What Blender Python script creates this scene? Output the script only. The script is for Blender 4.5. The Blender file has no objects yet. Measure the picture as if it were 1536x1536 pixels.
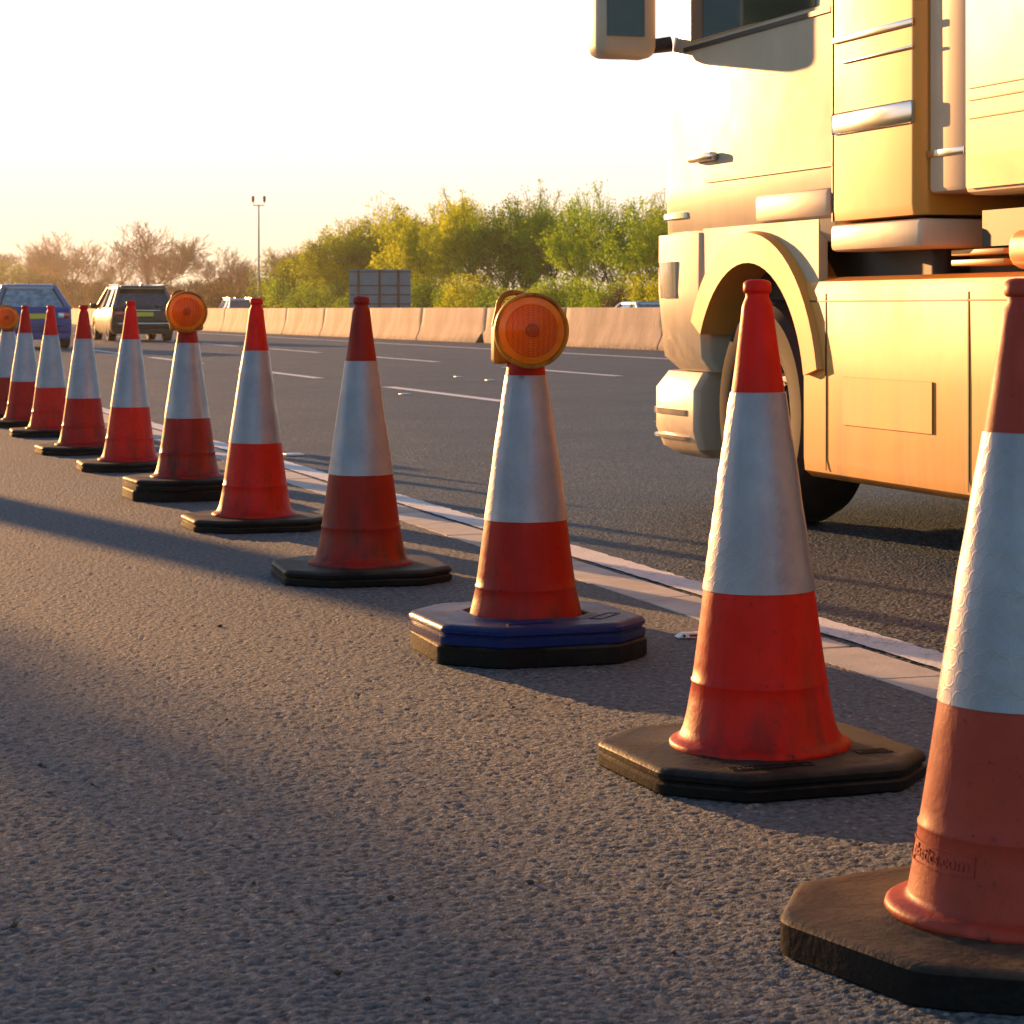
import bpy, bmesh, math, random
import numpy as np
from mathutils import Vector, Matrix
PI = math.pi
R = math.radians
sc = bpy.context.scene
COL = sc.collection

# ------------------------------------------------------------------ camera
FPX = 3500.0            # focal length in pixels of the 1536 px photograph
HC = 0.87               # eye height
cam = bpy.data.cameras.new('camera'); camo = bpy.data.objects.new('camera', cam); COL.objects.link(camo)
camo.location = (0, 0, HC); camo.rotation_euler = (R(90), 0, 0)
cam.sensor_width = 36; cam.lens = 36 * FPX / 1536
cam.shift_x = 0; cam.shift_y = -(768 - 464) / 1536
cam.clip_start = 0.1; cam.clip_end = 5000
cam.dof.use_dof = True; cam.dof.focus_distance = 5.6; cam.dof.aperture_fstop = 22
sc.camera = camo

# ------------------------------------------------------------------ light
SUN_AZ = R(31)          # to the left of the viewing direction
SUN_EL = R(7.5)
w = bpy.data.worlds.new('World'); sc.world = w; w.use_nodes = True
wn = w.node_tree.nodes; bg = wn['Background']
sky = wn.new('ShaderNodeTexSky'); sky.sky_type = 'NISHITA'; sky.sun_disc = False
sky.sun_elevation = SUN_EL; sky.sun_rotation = -SUN_AZ
sky.air_density = 1.0; sky.dust_density = 0.3; sky.ozone_density = 2.2
bg.inputs[1].default_value = 0.105
# pale evening haze low in the sky on the sun's side, over the physical sky
wl = w.node_tree.links
def wnode(t, **k):
    x = wn.new(t)
    for a_, b_ in k.items(): setattr(x, a_, b_)
    return x
def wrange(sock, a_, b_, c_, d_):
    x = wnode('ShaderNodeMapRange', interpolation_type='SMOOTHSTEP'); wl.new(sock, x.inputs[0])
    for i_, v_ in zip((1, 2, 3, 4), (a_, b_, c_, d_)): x.inputs[i_].default_value = v_
    return x.outputs[0]
wtc = wnode('ShaderNodeTexCoord'); wsep = wnode('ShaderNodeSeparateXYZ'); wl.new(wtc.outputs['Generated'], wsep.inputs[0])
wdot = wnode('ShaderNodeVectorMath', operation='DOT_PRODUCT'); wl.new(wtc.outputs['Generated'], wdot.inputs[0])
wdot.inputs[1].default_value = (-math.sin(SUN_AZ), math.cos(SUN_AZ), 0)
waz = wrange(wdot.outputs['Value'], 0.3, 0.72, 0.0, 1.0); wel = wrange(wsep.outputs[2], 0.13, 0.36, 1.0, 0.0)
wmul = wnode('ShaderNodeMath', operation='MULTIPLY'); wl.new(waz, wmul.inputs[0]); wl.new(wel, wmul.inputs[1])
wcol = wnode('ShaderNodeMix', data_type='RGBA'); wl.new(wrange(wsep.outputs[2], -0.005, 0.10, 0.0, 1.0), wcol.inputs[0])
wcol.inputs[6].default_value = (5.0, 3.95, 2.6, 1); wcol.inputs[7].default_value = (5.3, 5.1, 5.0, 1)
wmix = wnode('ShaderNodeMix', data_type='RGBA'); wl.new(wmul.outputs[0], wmix.inputs[0]); wl.new(sky.outputs[0], wmix.inputs[6]); wl.new(wcol.outputs[2], wmix.inputs[7])
wl.new(wmix.outputs[2], bg.inputs[0])
sd = Vector((-math.sin(SUN_AZ) * math.cos(SUN_EL), math.cos(SUN_AZ) * math.cos(SUN_EL), math.sin(SUN_EL)))
sl = bpy.data.lights.new('sun', 'SUN'); sl.energy = 5.0; sl.angle = R(0.5); sl.color = (1.0, 0.48, 0.16)
slo = bpy.data.objects.new('sun', sl); COL.objects.link(slo)
slo.rotation_euler = (-sd).to_track_quat('-Z', 'Y').to_euler(); slo.location = (-20, 30, 12)
sc.view_settings.view_transform = 'Standard'; sc.view_settings.look = 'None'
sc.view_settings.exposure = 1.12; sc.view_settings.gamma = 1
sc.render.engine = 'CYCLES'
sc.cycles.max_bounces = 8; sc.cycles.diffuse_bounces = 4; sc.cycles.transparent_max_bounces = 8
sc.cycles.sample_clamp_indirect = 8; sc.cycles.volume_bounces = 0

# ------------------------------------------------------------------ helpers
TH = math.atan(1118 / FPX)                 # the road runs off to the left of the view
NX, NY = math.cos(TH), math.sin(TH)        # unit vector across the road (to the right)
def road(o, s, z=0.0):                     # o metres across, s metres along the road
    return Vector((NX * o - NY * s, NY * o + NX * s, z))
RNG = random.Random(7)
HAZE = 0.00022

def props(o, label=None, cat=None, group=None, kind=None):
    if label: o['label'] = label
    if cat: o['category'] = cat
    if group: o['group'] = group
    if kind: o['kind'] = kind
    return o
def empty(name, loc=(0, 0, 0), rz=0.0, label=None, cat=None, group=None, parent=None):
    o = bpy.data.objects.new(name, None); COL.objects.link(o)
    o.location = loc; o.rotation_euler = (0, 0, rz); o.empty_display_size = 0.1
    if parent: o.parent = parent
    return props(o, label, cat, group)
def link(name, me, mat, parent=None, loc=None, rot=None):
    o = bpy.data.objects.new(name, me); COL.objects.link(o)
    if mat is not None and not me.materials: me.materials.append(mat)
    if parent is not None: o.parent = parent
    if loc is not None: o.location = loc
    if rot is not None: o.rotation_euler = rot
    return o
def finish(bm, name, smooth=35):
    me = bpy.data.meshes.new(name); bmesh.ops.recalc_face_normals(bm, faces=bm.faces[:])
    bm.to_mesh(me); bm.free()
    if smooth is not None:
        for p in me.polygons: p.use_smooth = True
        me.set_sharp_from_angle(angle=R(smooth))
    return me
def part(name, bm, mat, parent=None, loc=None, rot=None, smooth=35):
    return link(name, finish(bm, name, smooth), mat, parent, loc, rot)
def box(bm, x0, x1, y0, y1, z0, z1, bev=0.0, seg=2):
    v = [bm.verts.new(p) for p in ((x0,y0,z0),(x1,y0,z0),(x1,y1,z0),(x0,y1,z0),(x0,y0,z1),(x1,y0,z1),(x1,y1,z1),(x0,y1,z1))]
    fs = [bm.faces.new([v[i] for i in q]) for q in ((0,3,2,1),(4,5,6,7),(0,1,5,4),(1,2,6,5),(2,3,7,6),(3,0,4,7))]
    if bev > 0:
        es = list({e for f in fs for e in f.edges})
        bmesh.ops.bevel(bm, geom=es, offset=bev, segments=seg, affect='EDGES', profile=0.5)
def tube(bm, p0, p1, r0, r1, n=8, cap=True):
    p0, p1 = Vector(p0), Vector(p1); d = (p1 - p0)
    if d.length < 1e-6: return
    d.normalize(); a = d.orthogonal().normalized(); b = d.cross(a)
    A = [bm.verts.new(p0 + r0 * (math.cos(2*PI*i/n) * a + math.sin(2*PI*i/n) * b)) for i in range(n)]
    B = [bm.verts.new(p1 + r1 * (math.cos(2*PI*i/n) * a + math.sin(2*PI*i/n) * b)) for i in range(n)]
    for i in range(n): bm.faces.new((A[i], A[(i+1)%n], B[(i+1)%n], B[i]))
    if cap: bm.faces.new(A[::-1]); bm.faces.new(B)
def lathe(bm, prof, n=72, axis='Z', uv=None, off=(0, 0, 0)):
    lay = bm.loops.layers.uv.verify()
    rings = []
    for r, z in prof:
        ring = []
        for i in range(n):
            t = 2*PI*i/n
            if axis == 'Z': p = (r*math.cos(t), r*math.sin(t), z)
            elif axis == 'Y': p = (r*math.cos(t), z, r*math.sin(t))
            else: p = (z, r*math.cos(t), r*math.sin(t))
            ring.append(bm.verts.new((p[0]+off[0], p[1]+off[1], p[2]+off[2])))
        rings.append(ring)
    for k in range(len(rings)-1):
        for i in range(n):
            j = (i+1) % n
            f = bm.faces.new((rings[k][i], rings[k][j], rings[k+1][j], rings[k+1][i]))
            for l, (u, v) in zip(f.loops, ((i, prof[k][1]), (i+1, prof[k][1]), (i+1, prof[k+1][1]), (i, prof[k+1][1]))):
                l[lay].uv = (u/n, v)
    return rings
def cap_ring(bm, ring): bm.faces.new(ring)
def sheet(name, o0, o1, s0, s1, z, mat, ds=4.0, do=None):
    bm = bmesh.new(); n = max(1, int((s1-s0)/ds)); m = 1 if not do else max(1, int((o1-o0)/do))
    g = [[bm.verts.new((o0+(o1-o0)*j/m, s0+(s1-s0)*i/n, z)) for j in range(m+1)] for i in range(n+1)]
    for i in range(n):
        for j in range(m): bm.faces.new((g[i][j], g[i][j+1], g[i+1][j+1], g[i+1][j]))
    o = part(name, bm, mat, None, (0, 0, 0), (0, 0, TH), smooth=None)
    return props(o, kind='structure')

# ------------------------------------------------------------------ materials
class NT:
    def __init__(s, name):
        s.m = bpy.data.materials.new(name); s.m.use_nodes = True; s.t = s.m.node_tree; s.n = s.t.nodes
        s.p = s.n['Principled BSDF']; s.out = s.n['Material Output']
    def new(s, t, **k):
        x = s.n.new(t)
        for a, b in k.items(): setattr(x, a, b)
        return x
    def L(s, a, b): s.t.links.new(a, b)
    def val(s, sock, v):
        if hasattr(v, 'is_linked') or hasattr(v, 'links'): s.L(v, sock)
        else: sock.default_value = v
    def coord(s, kind='Object', scale=(1, 1, 1), rot=(0, 0, 0)):
        c = s.new('ShaderNodeTexCoord'); m = s.new('ShaderNodeMapping')
        m.inputs['Scale'].default_value = scale; m.inputs['Rotation'].default_value = rot
        s.L(c.outputs[kind], m.inputs[0]); return m.outputs[0]
    def noise(s, vec, scale, detail=4, rough=0.55):
        x = s.new('ShaderNodeTexNoise'); s.L(vec, x.inputs['Vector'])
        x.inputs['Scale'].default_value = scale; x.inputs['Detail'].default_value = detail; x.inputs['Roughness'].default_value = rough
        return x.outputs[0]
    def voro(s, vec, scale, feature='F1', out=0, rand=1.0, dims='3D'):
        x = s.new('ShaderNodeTexVoronoi', feature=feature, voronoi_dimensions=dims); s.L(vec, x.inputs['Vector'])
        x.inputs['Scale'].default_value = scale; x.inputs['Randomness'].default_value = rand
        return x.outputs[out]
    def ramp(s, fac, a, b, c0=0.0, c1=1.0, smooth=False):
        x = s.new('ShaderNodeMapRange'); s.L(fac, x.inputs[0])
        if smooth: x.interpolation_type = 'SMOOTHSTEP'
        for i, v in zip((1, 2, 3, 4), (a, b, c0, c1)): x.inputs[i].default_value = v
        return x.outputs[0]
    def mix(s, f, a, b):
        x = s.new('ShaderNodeMix', data_type='RGBA'); s.val(x.inputs[0], f)
        for i, v in ((6, a), (7, b)):
            if isinstance(v, tuple): x.inputs[i].default_value = (*v[:3], 1)
            else: s.L(v, x.inputs[i])
        return x.outputs[2]
    def math(s, op, a, b=None, c=None):
        x = s.new('ShaderNodeMath', operation=op); s.val(x.inputs[0], a)
        if b is not None: s.val(x.inputs[1], b)
        if c is not None: s.val(x.inputs[2], c)
        return x.outputs[0]
    def bump(s, h, dist=0.01, strength=1.0):
        x = s.new('ShaderNodeBump'); x.inputs['Distance'].default_value = dist; x.inputs['Strength'].default_value = strength
        s.L(h, x.inputs['Height']); s.L(x.outputs[0], s.p.inputs['Normal']); return x
    def setp(s, **k):
        names = {'base': 'Base Color', 'rough': 'Roughness', 'metal': 'Metallic', 'spec': 'Specular IOR Level', 'coat': 'Coat Weight', 'coatr': 'Coat Roughness',
                 'trans': 'Transmission Weight', 'emis': 'Emission Color', 'es': 'Emission Strength', 'sheen': 'Sheen Weight'}
        for a, b in k.items():
            so = s.p.inputs[names[a]]
            if isinstance(b, tuple): so.default_value = (*b[:3], 1)
            else: s.val(so, b)
        return s
def plain(name, col, rough=0.5, var=0.15, scale=3.0, **k):
    t = NT(name); v = t.noise(t.coord(), scale, 5)
    lo = tuple(c*(1-var) for c in col); hi = tuple(min(1, c*(1+var)) for c in col)
    t.setp(base=t.mix(t.ramp(v, .3, .7), lo, hi), rough=rough, **k); return t.m

def asphalt(name, c_lo, c_mid, c_hi, scale, hdist, rough=0.75, disp=0.0, patch=0.35):
    t = NT(name); vec = t.coord('Object')
    big = t.noise(vec, 0.7, 6); mid = t.noise(vec, 9, 5)
    cell = t.voro(vec, scale, 'F1', 0); cellc = t.voro(vec, scale, 'F1', 1)
    sep = t.new('ShaderNodeSeparateColor'); t.L(cellc, sep.inputs[0])
    base = t.mix(t.ramp(sep.outputs[0], .1, .9), c_lo, c_hi)
    base = t.mix(t.ramp(big, .3, .7, 0, patch*2), base, c_mid)
    base = t.mix(t.ramp(cell, .35, .7, 0, .55), base, tuple(c*.35 for c in c_lo))
    t.setp(base=base, rough=rough, spec=0.15)
    fine = t.noise(vec, scale*1.6, 3, .6)
    h = t.math('SUBTRACT', 1.0, t.ramp(cell, .1, .75, 0, 1, True))
    h2 = t.math('MULTIPLY_ADD', fine, .7, h)
    h3 = t.math('MULTIPLY_ADD', mid, .6, h2)
    if disp > 0:
        d = t.new('ShaderNodeDisplacement'); d.inputs['Midlevel'].default_value = 1.0; d.inputs['Scale'].default_value = disp
        t.L(h3, d.inputs['Height']); t.L(d.outputs[0], t.out.inputs['Displacement'])
        t.m.displacement_method = 'BOTH'
    else:
        t.bump(h3, hdist, 1.0)
    return t
M = {}
M['carriage'] = asphalt('carriageway_asphalt', (.011, .028, .048), (.040, .076, .118), (.16, .21, .25), 85, 0.007, .62, disp=.0042, patch=.42).m
def m_shoulder():
    t = NT('worn_shoulder_asphalt'); vec = t.coord('Object')
    big = t.noise(vec, .55, 6); lump = t.noise(vec, 60, 3, .6); fine = t.noise(vec, 170, 3, .6); sp = t.voro(vec, 130, 'F1', 1); pit = t.voro(vec, 38, 'F1', 0)
    sep = t.new('ShaderNodeSeparateColor'); t.L(sp, sep.inputs[0])
    base = t.mix(t.ramp(lump, .38, .62), (.024, .036, .042), (.165, .205, .235))  # shade of the pits painted into the colour: low lumps dark, high ones pale
    base = t.mix(t.ramp(sep.outputs[0], .0, 1, 0, .45), base, (.135, .15, .165))
    base = t.mix(t.ramp(big, .38, .62, 0, .45), base, (.155, .16, .165))
    base = t.mix(t.ramp(sep.outputs[1], .965, .985, 0, .8), base, (.34, .31, .27))
    crack = t.voro(t.coord('Object', (1, .45, 1)), 1.1, 'DISTANCE_TO_EDGE', 0)
    wob = t.noise(vec, 6, 5); ck = t.ramp(t.math('MULTIPLY_ADD', t.math('SUBTRACT', wob, .5), .05, crack), .0, .006, 1, 0)
    t.setp(base=base, rough=.82, spec=.3)
    h = t.math('MULTIPLY_ADD', fine, .6, t.math('MULTIPLY', lump, 1.6)); h = t.math('MULTIPLY_ADD', t.ramp(pit, .0, .22, -.5, 0, True), 1.0, h)
    d = t.new('ShaderNodeDisplacement'); d.inputs['Midlevel'].default_value = 1.2; d.inputs['Scale'].default_value = .0085
    t.L(h, d.inputs['Height']); t.L(d.outputs[0], t.out.inputs['Displacement']); t.m.displacement_method = 'BOTH'
    return t.m
M['shoulder'] = m_shoulder()
M['far_road'] = plain('far_asphalt', (.12, .12, .125), .8, .2, .6)
def m_grass():
    t = NT('verge_grass'); v = t.coord()
    t.setp(base=t.mix(t.noise(v, 1.2, 8), (.045, .075, .015), (.13, .14, .04)), rough=.9, spec=.2); t.bump(t.noise(v, 30, 4), .05); return t.m
M['grass'] = m_grass()
def m_line():
    t = NT('road_line_paint'); v = t.coord()
    chip = t.noise(v, 95, 4, .7); worn = t.noise(v, 6, 4)
    f = t.ramp(t.math('MULTIPLY_ADD', worn, .45, chip), .52, .62)
    t.setp(base=t.mix(f, (.14, .14, .14), (.82, .85, .88)), rough=.7); t.bump(t.math('MULTIPLY_ADD', chip, 1.5, f), .005); return t.m
M['line'] = m_line()
def m_channel():
    t = NT('channel_concrete'); v = t.coord()
    a = t.noise(v, 5, 6); b = t.noise(v, 120, 3)
    t.setp(base=t.mix(t.ramp(a, .3, .7), (.42, .40, .37), (.64, .61, .56)), rough=.85); t.bump(t.math('MULTIPLY_ADD', b, .3, a), .004); return t.m
M['channel'] = m_channel()
def m_barrier():
    t = NT('barrier_concrete'); v = t.coord('Object', (1, 1, .25)); v2 = t.coord()
    info = t.new('ShaderNodeObjectInfo')
    a = t.noise(v, 2.2, 6); b = t.noise(v2, 14, 5)
    base = t.mix(t.ramp(a, .36, .62), (.34, .26, .19), (.68, .52, .38))
    base = t.mix(t.ramp(b, .55, .75, 0, .5), base, (.24, .21, .18))
    base = t.mix(t.math('MULTIPLY', info.outputs['Random'], .45), base, (.64, .44, .32))
    sz = t.new('ShaderNodeSeparateXYZ'); t.L(v2, sz.inputs[0])
    grime = t.math('MULTIPLY', t.ramp(sz.outputs[2], .0, .16, 1, 0), t.ramp(b, .35, .6))
    base = t.mix(grime, base, (.12, .11, .10))
    t.setp(base=base, rough=.85); t.bump(b, .01); return t.m
M['barrier'] = m_barrier()

def m_cone(name, col, dirt, dirt_amt=.6, rough=.42, trans=.32):
    t = NT(name); v = t.coord(); vs = t.coord('Object', (1, 1, .09))
    a = t.noise(v, 7, 6, .65); st = t.noise(vs, 26, 5, .6); sp = t.noise(v, 55, 4, .7); sc2 = t.voro(t.coord('Object', (1, 1, .35), (0, .5, 0)), 18)
    base = t.mix(t.ramp(a, .32, .7, 0, .55), col, tuple(c*.62 for c in col))
    base = t.mix(t.ramp(sc2, .0, .28, .25, 0), base, tuple(min(1, c*1.5+.03) for c in col))
    sz = t.new('ShaderNodeSeparateXYZ'); t.L(v, sz.inputs[0])
    low = t.ramp(sz.outputs[2], .06, .34, 1, .12)                       # road film clings in streaks, mostly low down
    base = t.mix(t.math('MULTIPLY', t.math('MULTIPLY', t.ramp(st, .45, .66), low), dirt_amt), base, dirt)
    base = t.mix(t.ramp(sp, .62, .70, 0, .8), base, tuple(c*.5 for c in dirt))
    t.setp(base=base, rough=t.ramp(a, .3, .7, rough-.02, rough+.2), spec=.33, coat=.08, coatr=.35)
    b = t.bump(t.math('MULTIPLY_ADD', sp, .15, a), .006, .6)
    tr = t.new('ShaderNodeBsdfTranslucent'); t.L(base, tr.inputs[0]); mx = t.new('ShaderNodeMixShader'); mx.inputs[0].default_value = trans
    t.L(t.p.outputs[0], mx.inputs[1]); t.L(tr.outputs[0], mx.inputs[2]); t.L(mx.outputs[0], t.out.inputs[0]); return t.m
DIRT = (.05, .03, .022)
M['red'] = m_cone('cone_plastic_bright', (.74, .016, .002), DIRT, .55)
M['red_dark'] = m_cone('cone_plastic_dull', (.46, .016, .003), DIRT, .95, trans=.25)
M['red_deep'] = m_cone('cone_plastic_deep', (.58, .012, .002), DIRT, .6)
M['red_faded'] = m_cone('cone_plastic_faded', (.52, .060, .032), (.13, .05, .035), .35, .5, trans=.12)
def m_sleeve():
    t = NT('reflective_sleeve_film'); uvn = t.new('ShaderNodeTexCoord'); mp = t.new('ShaderNodeMapping')
    mp.inputs['Scale'].default_value = (22, 37, 1); t.L(uvn.outputs['UV'], mp.inputs[0])
    d = t.voro(mp.outputs[0], 1.0, 'F1', 0, 0.0, '2D')
    ring = t.math('SUBTRACT', 1.0, t.ramp(t.math('ABSOLUTE', t.math('SUBTRACT', d, .45)), 0, .09, 0, 1, True))
    v = t.coord(); a = t.noise(v, 9, 6, .65); vs = t.coord('Object', (1, 1, .12)); st = t.noise(vs, 22, 5)
    sp = t.noise(v, 60, 4, .75)
    vis = t.ramp(t.noise(v, 5, 2), .38, .62, .15, 1)
    base = t.mix(t.ramp(a, .3, .7), (.24, .25, .31), (.36, .36, .42))
    base = t.mix(t.ramp(st, .5, .72, 0, .5), base, (.30, .30, .34))
    base = t.mix(t.math('MULTIPLY', t.math('MULTIPLY', ring, vis), .5), base, (.36, .34, .36))
    base = t.mix(t.ramp(sp, .69, .75, 0, .75), base, (.10, .08, .07))
    t.setp(base=base, rough=t.ramp(st, .3, .7, .30, .5), metal=.35, spec=.5, coat=.25, coatr=.25)
    wr = t.noise(t.coord('Object', (1, 1, .5)), 20, 4)
    t.bump(t.math('MULTIPLY_ADD', ring, .14, t.math('MULTIPLY', wr, 1.6)), .0016, .8); return t.m
M['sleeve'] = m_sleeve()
def m_rubber(name, col=(.007, .008, .009), dust=(.085, .07, .055), amt=.8, edge_rough=.42):
    t = NT(name); v = t.coord(); a = t.noise(v, 9, 7, .7); b = t.noise(v, 90, 3)
    g = t.new('ShaderNodeNewGeometry'); s = t.new('ShaderNodeSeparateXYZ'); t.L(g.outputs['Normal'], s.inputs[0])
    up = t.ramp(s.outputs[2], .55, .95)                                    # dust settles on the level faces
    f = t.math('MULTIPLY', t.math('MULTIPLY', up, t.ramp(a, .38, .60, .22, 1)), amt)
    base = t.mix(t.ramp(a, .45, .75, .0, .22), col, tuple(c*.8 for c in dust))
    t.setp(base=t.mix(f, base, dust), rough=t.math('MULTIPLY_ADD', f, .35, edge_rough), spec=.12); t.bump(t.math('MULTIPLY_ADD', a, 1.0, b), .0014); return t.m
M['rubber'] = m_rubber('base_rubber')
M['rubber_dirty'] = m_rubber('base_rubber_dirty', (.009, .009, .010), (.13, .09, .06), 1.0)
M['rubber_blue'] = m_rubber('base_rubber_blue', (.008, .022, .12), (.09, .09, .11), .45, .35)
M['hole'] = plain('dark_socket', (.008, .008, .008), .9)
def m_lens():
    t = NT('amber_lens'); v = t.coord()
    s = t.new('ShaderNodeSeparateXYZ'); t.L(v, s.inputs[0])
    r = t.math('SQRT', t.math('ADD', t.math('POWER', s.outputs[0], 2), t.math('POWER', s.outputs[2], 2)))
    rings = t.math('SINE', t.math('MULTIPLY', r, 2*PI/.0062)); ribs = t.math('SINE', t.math('MULTIPLY', s.outputs[0], 2*PI/.013))
    inner = t.ramp(r, .066, .068, 1, 0)
    a = t.noise(v, 22, 5)
    base = t.mix(inner, (.95, .44, .03), (.95, .30, .010)); base = t.mix(t.ramp(a, .35, .8, 0, .5), base, (.6, .10, .006))
    boss = t.ramp(r, .0165, .018, 1, 0); base = t.mix(t.math('MULTIPLY', boss, .6), base, (.2, .05, .01))
    base = t.mix(t.math('MULTIPLY', t.math('MULTIPLY', t.ramp(rings, -.2, .9), inner), .38), base, (.42, .07, .004)); base = t.mix(t.math('MULTIPLY', t.math('MULTIPLY', t.ramp(ribs, .3, .9), inner), .30), base, (.45, .09, .004))  # relief shading of rings and ribs put into the colour as dark bands
    t.setp(base=base, rough=.18, spec=.6, coat=.5, coatr=.08)
    h = t.math('MULTIPLY', inner, t.math('ADD', rings, t.math('MULTIPLY', ribs, .9))); t.bump(h, .0014, 1.0)
    tr = t.new('ShaderNodeBsdfTranslucent'); t.L(base, tr.inputs[0]); mx = t.new('ShaderNodeMixShader'); mx.inputs[0].default_value = .55
    t.L(t.p.outputs[0], mx.inputs[1]); t.L(tr.outputs[0], mx.inputs[2]); t.L(mx.outputs[0], t.out.inputs[0]); return t.m
M['lens'] = m_lens()
M['lamp_case'] = m_cone('lamp_case_plastic', (.72, .36, .035), (.08, .05, .03), .6, .4, trans=.35)
M['steel'] = plain('galvanised_steel', (.42, .42, .42), .45, .2, 20, metal=.8)
M['dark_steel'] = plain('dark_steel', (.05, .045, .04), .5, .3, 9, metal=.3)
M['black'] = plain('black_plastic', (.012, .012, .013), .5, .3, 9)
M['tyre'] = plain('tyre_rubber', (.016, .015, .015), .85, .3, 12)
M['white_plastic'] = plain('white_plastic', (.75, .75, .75), .4, .08)
M['red_reflector'] = plain('red_reflector', (.6, .01, .015), .2, .1, 40, coat=.6)
def paint(name, col, rough=.25, coat=1.0, metal=0.0, dirt=.25):
    t = NT(name); v = t.coord(); a = t.noise(v, 1.6, 7, .65)
    st = t.noise(t.coord('Object', (1, 1, .12)), 7, 6, .6); sz = t.new('ShaderNodeSeparateXYZ'); t.L(v, sz.inputs[0])
    base = t.mix(t.ramp(a, .42, .8, 0, dirt), col, (.30, .26, .21))
    base = t.mix(t.math('MULTIPLY', t.math('MULTIPLY', t.ramp(st, .45, .72), t.ramp(sz.outputs[2], .2, 1.5, 1, .15)), min(1, dirt*2)), base, (.16, .11, .06))
    t.setp(base=base, rough=t.ramp(a, .3, .8, rough, rough+.18), coat=coat, coatr=.06, metal=metal); return t.m
M['cream'] = paint('lorry_cab_paint', (.60, .51, .38), .42, .4)
M['peach'] = paint('lorry_box_paint', (.80, .60, .42), .42, .35)
M['yellow'] = paint('lorry_skirt_paint', (.88, .35, .035), .40, .35)
M['blue'] = paint('car_paint_blue', (.0, .05, .26), .4, .08, 0, .0)
M['carblack'] = paint('car_paint_black', (.002, .002, .003), .3, .12, 0, .0)
M['blue_roof_glint'] = paint('car_roof_sun_glint_blue', (.22, .27, .40), .3, 1, .8, 0); M['black_roof_glint'] = paint('car_roof_sun_glint_black', (.22, .21, .20), .3, 1, .8, 0)  # paler copies of the paints: sun glints on roof and pillars put into the colour
M['carwhite'] = paint('car_paint_white', (.72, .72, .70), .25, 1, 0, .1)
M['carsilver'] = paint('car_paint_silver', (.55, .56, .58), .25, 1, .5, .1)
M['glass'] = plain('car_glass', (.03, .045, .055), .06, .3, 3, spec=1.0, coat=1.0)
M['glass_pale'] = plain('car_rear_glass', (.22, .32, .38), .12, .5, 6, spec=1.0, coat=1.0)
M['tail_red'] = plain('tail_light_red', (.55, .012, .012), .15, .2, 20, coat=1.0)
M['tail_clear'] = plain('tail_light_clear', (.6, .62, .65), .15, .2, 20, coat=1.0, metal=.4)
M['plate'] = plain('number_plate_yellow', (.80, .60, .02), .35, .05)
M['plate_blue'] = plain('number_plate_band', (.01, .05, .45), .35, .05)
M['plate_ink'] = plain('number_plate_ink', (.02, .02, .02), .4, .05)
M['chrome'] = plain('bright_trim', (.6, .6, .6), .18, .05, metal=1.0)
M['alloy'] = plain('alloy_wheel', (.16, .16, .165), .3, .1, metal=.9)
M['sign_grey'] = plain('sign_sheet', (.11, .22, .30), .5, .12, 1.5)
M['headlamp'] = plain('headlamp_glass', (.6, .6, .58), .08, .1, 9, coat=1.0, metal=.6)
def m_leaf(name, lo, hi, tl=.55):
    t = NT(name); g = t.new('ShaderNodeNewGeometry'); i = t.new('ShaderNodeObjectInfo')
    v = t.coord(); n = t.noise(v, .8, 3)
    f = t.math('ADD', t.math('MULTIPLY', g.outputs['Random Per Island'], .5), t.math('MULTIPLY', t.ramp(n, .35, .65), .5))
    f = t.math('ADD', f, t.math('MULTIPLY_ADD', i.outputs['Random'], .5, -.25)); base = t.mix(f, lo, hi)
    t.setp(base=base, rough=.6, spec=.3)
    tr = t.new('ShaderNodeBsdfTranslucent'); t.L(base, tr.inputs[0]); mx = t.new('ShaderNodeMixShader'); mx.inputs[0].default_value = tl
    t.L(t.p.outputs[0], mx.inputs[1]); t.L(tr.outputs[0], mx.inputs[2]); t.L(mx.outputs[0], t.out.inputs[0]); return t.m
M['leaf'] = m_leaf('spring_leaves', (.20, .28, .002), (.68, .72, .008))
M['leaf2'] = m_leaf('deep_green_leaves', (.10, .22, .004), (.42, .60, .012))
M['leaf_brown'] = m_leaf('budding_brown_twigs', (.10, .075, .03), (.27, .19, .07), .4)
M['bark'] = plain('tree_bark', (.085, .062, .042), .9, .4, 6)
M['twig'] = plain('bare_twig_bark', (.55, .36, .20), .85, .3, 6)

# ------------------------------------------------------------------ ground, roads
props(sheet('ground', -260, 260, -60, 560, -0.05, M['grass'], 60), kind='structure')
def rough_sheet(name, o, s, mat):      # fine cells near the camera carry the stones' relief
    S, O = np.meshgrid(np.array(s), np.array(o), indexing='ij'); n, m = S.shape
    co = np.stack([O, S, np.zeros_like(S)], -1).reshape(-1, 3).astype(np.float32)
    idx = np.arange(n*m).reshape(n, m)
    q = np.stack([idx[:-1, :-1], idx[:-1, 1:], idx[1:, 1:], idx[1:, :-1]], -1).reshape(-1, 4)
    me = bpy.data.meshes.new(name); me.vertices.add(n*m); me.vertices.foreach_set('co', co.ravel())
    me.loops.add(q.size); me.loops.foreach_set('vertex_index', q.ravel().astype(np.int32))
    me.polygons.add(len(q)); me.polygons.foreach_set('loop_start', np.arange(0, q.size, 4, dtype=np.int32))
    me.update(); me.validate()
    me.polygons.foreach_set('use_smooth', np.ones(len(q), dtype=bool))
    return props(link(name, me, mat, None, (0, 0, 0), (0, 0, TH)), kind='structure')
ss = [0.9]
while ss[-1] < 430: ss.append(ss[-1] + max(.006, .0026 * (ss[-1] - .9) ** 1.35 if ss[-1] > 3 else .006))
oo = [-1.4, -1.1] + list(np.arange(-.8, 2.4915, .008)); oo[-1] = 2.49
rough_sheet('hard_shoulder', oo, [-50.0, -20, -8, -3, 0, .5] + ss, M['shoulder'])
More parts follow.
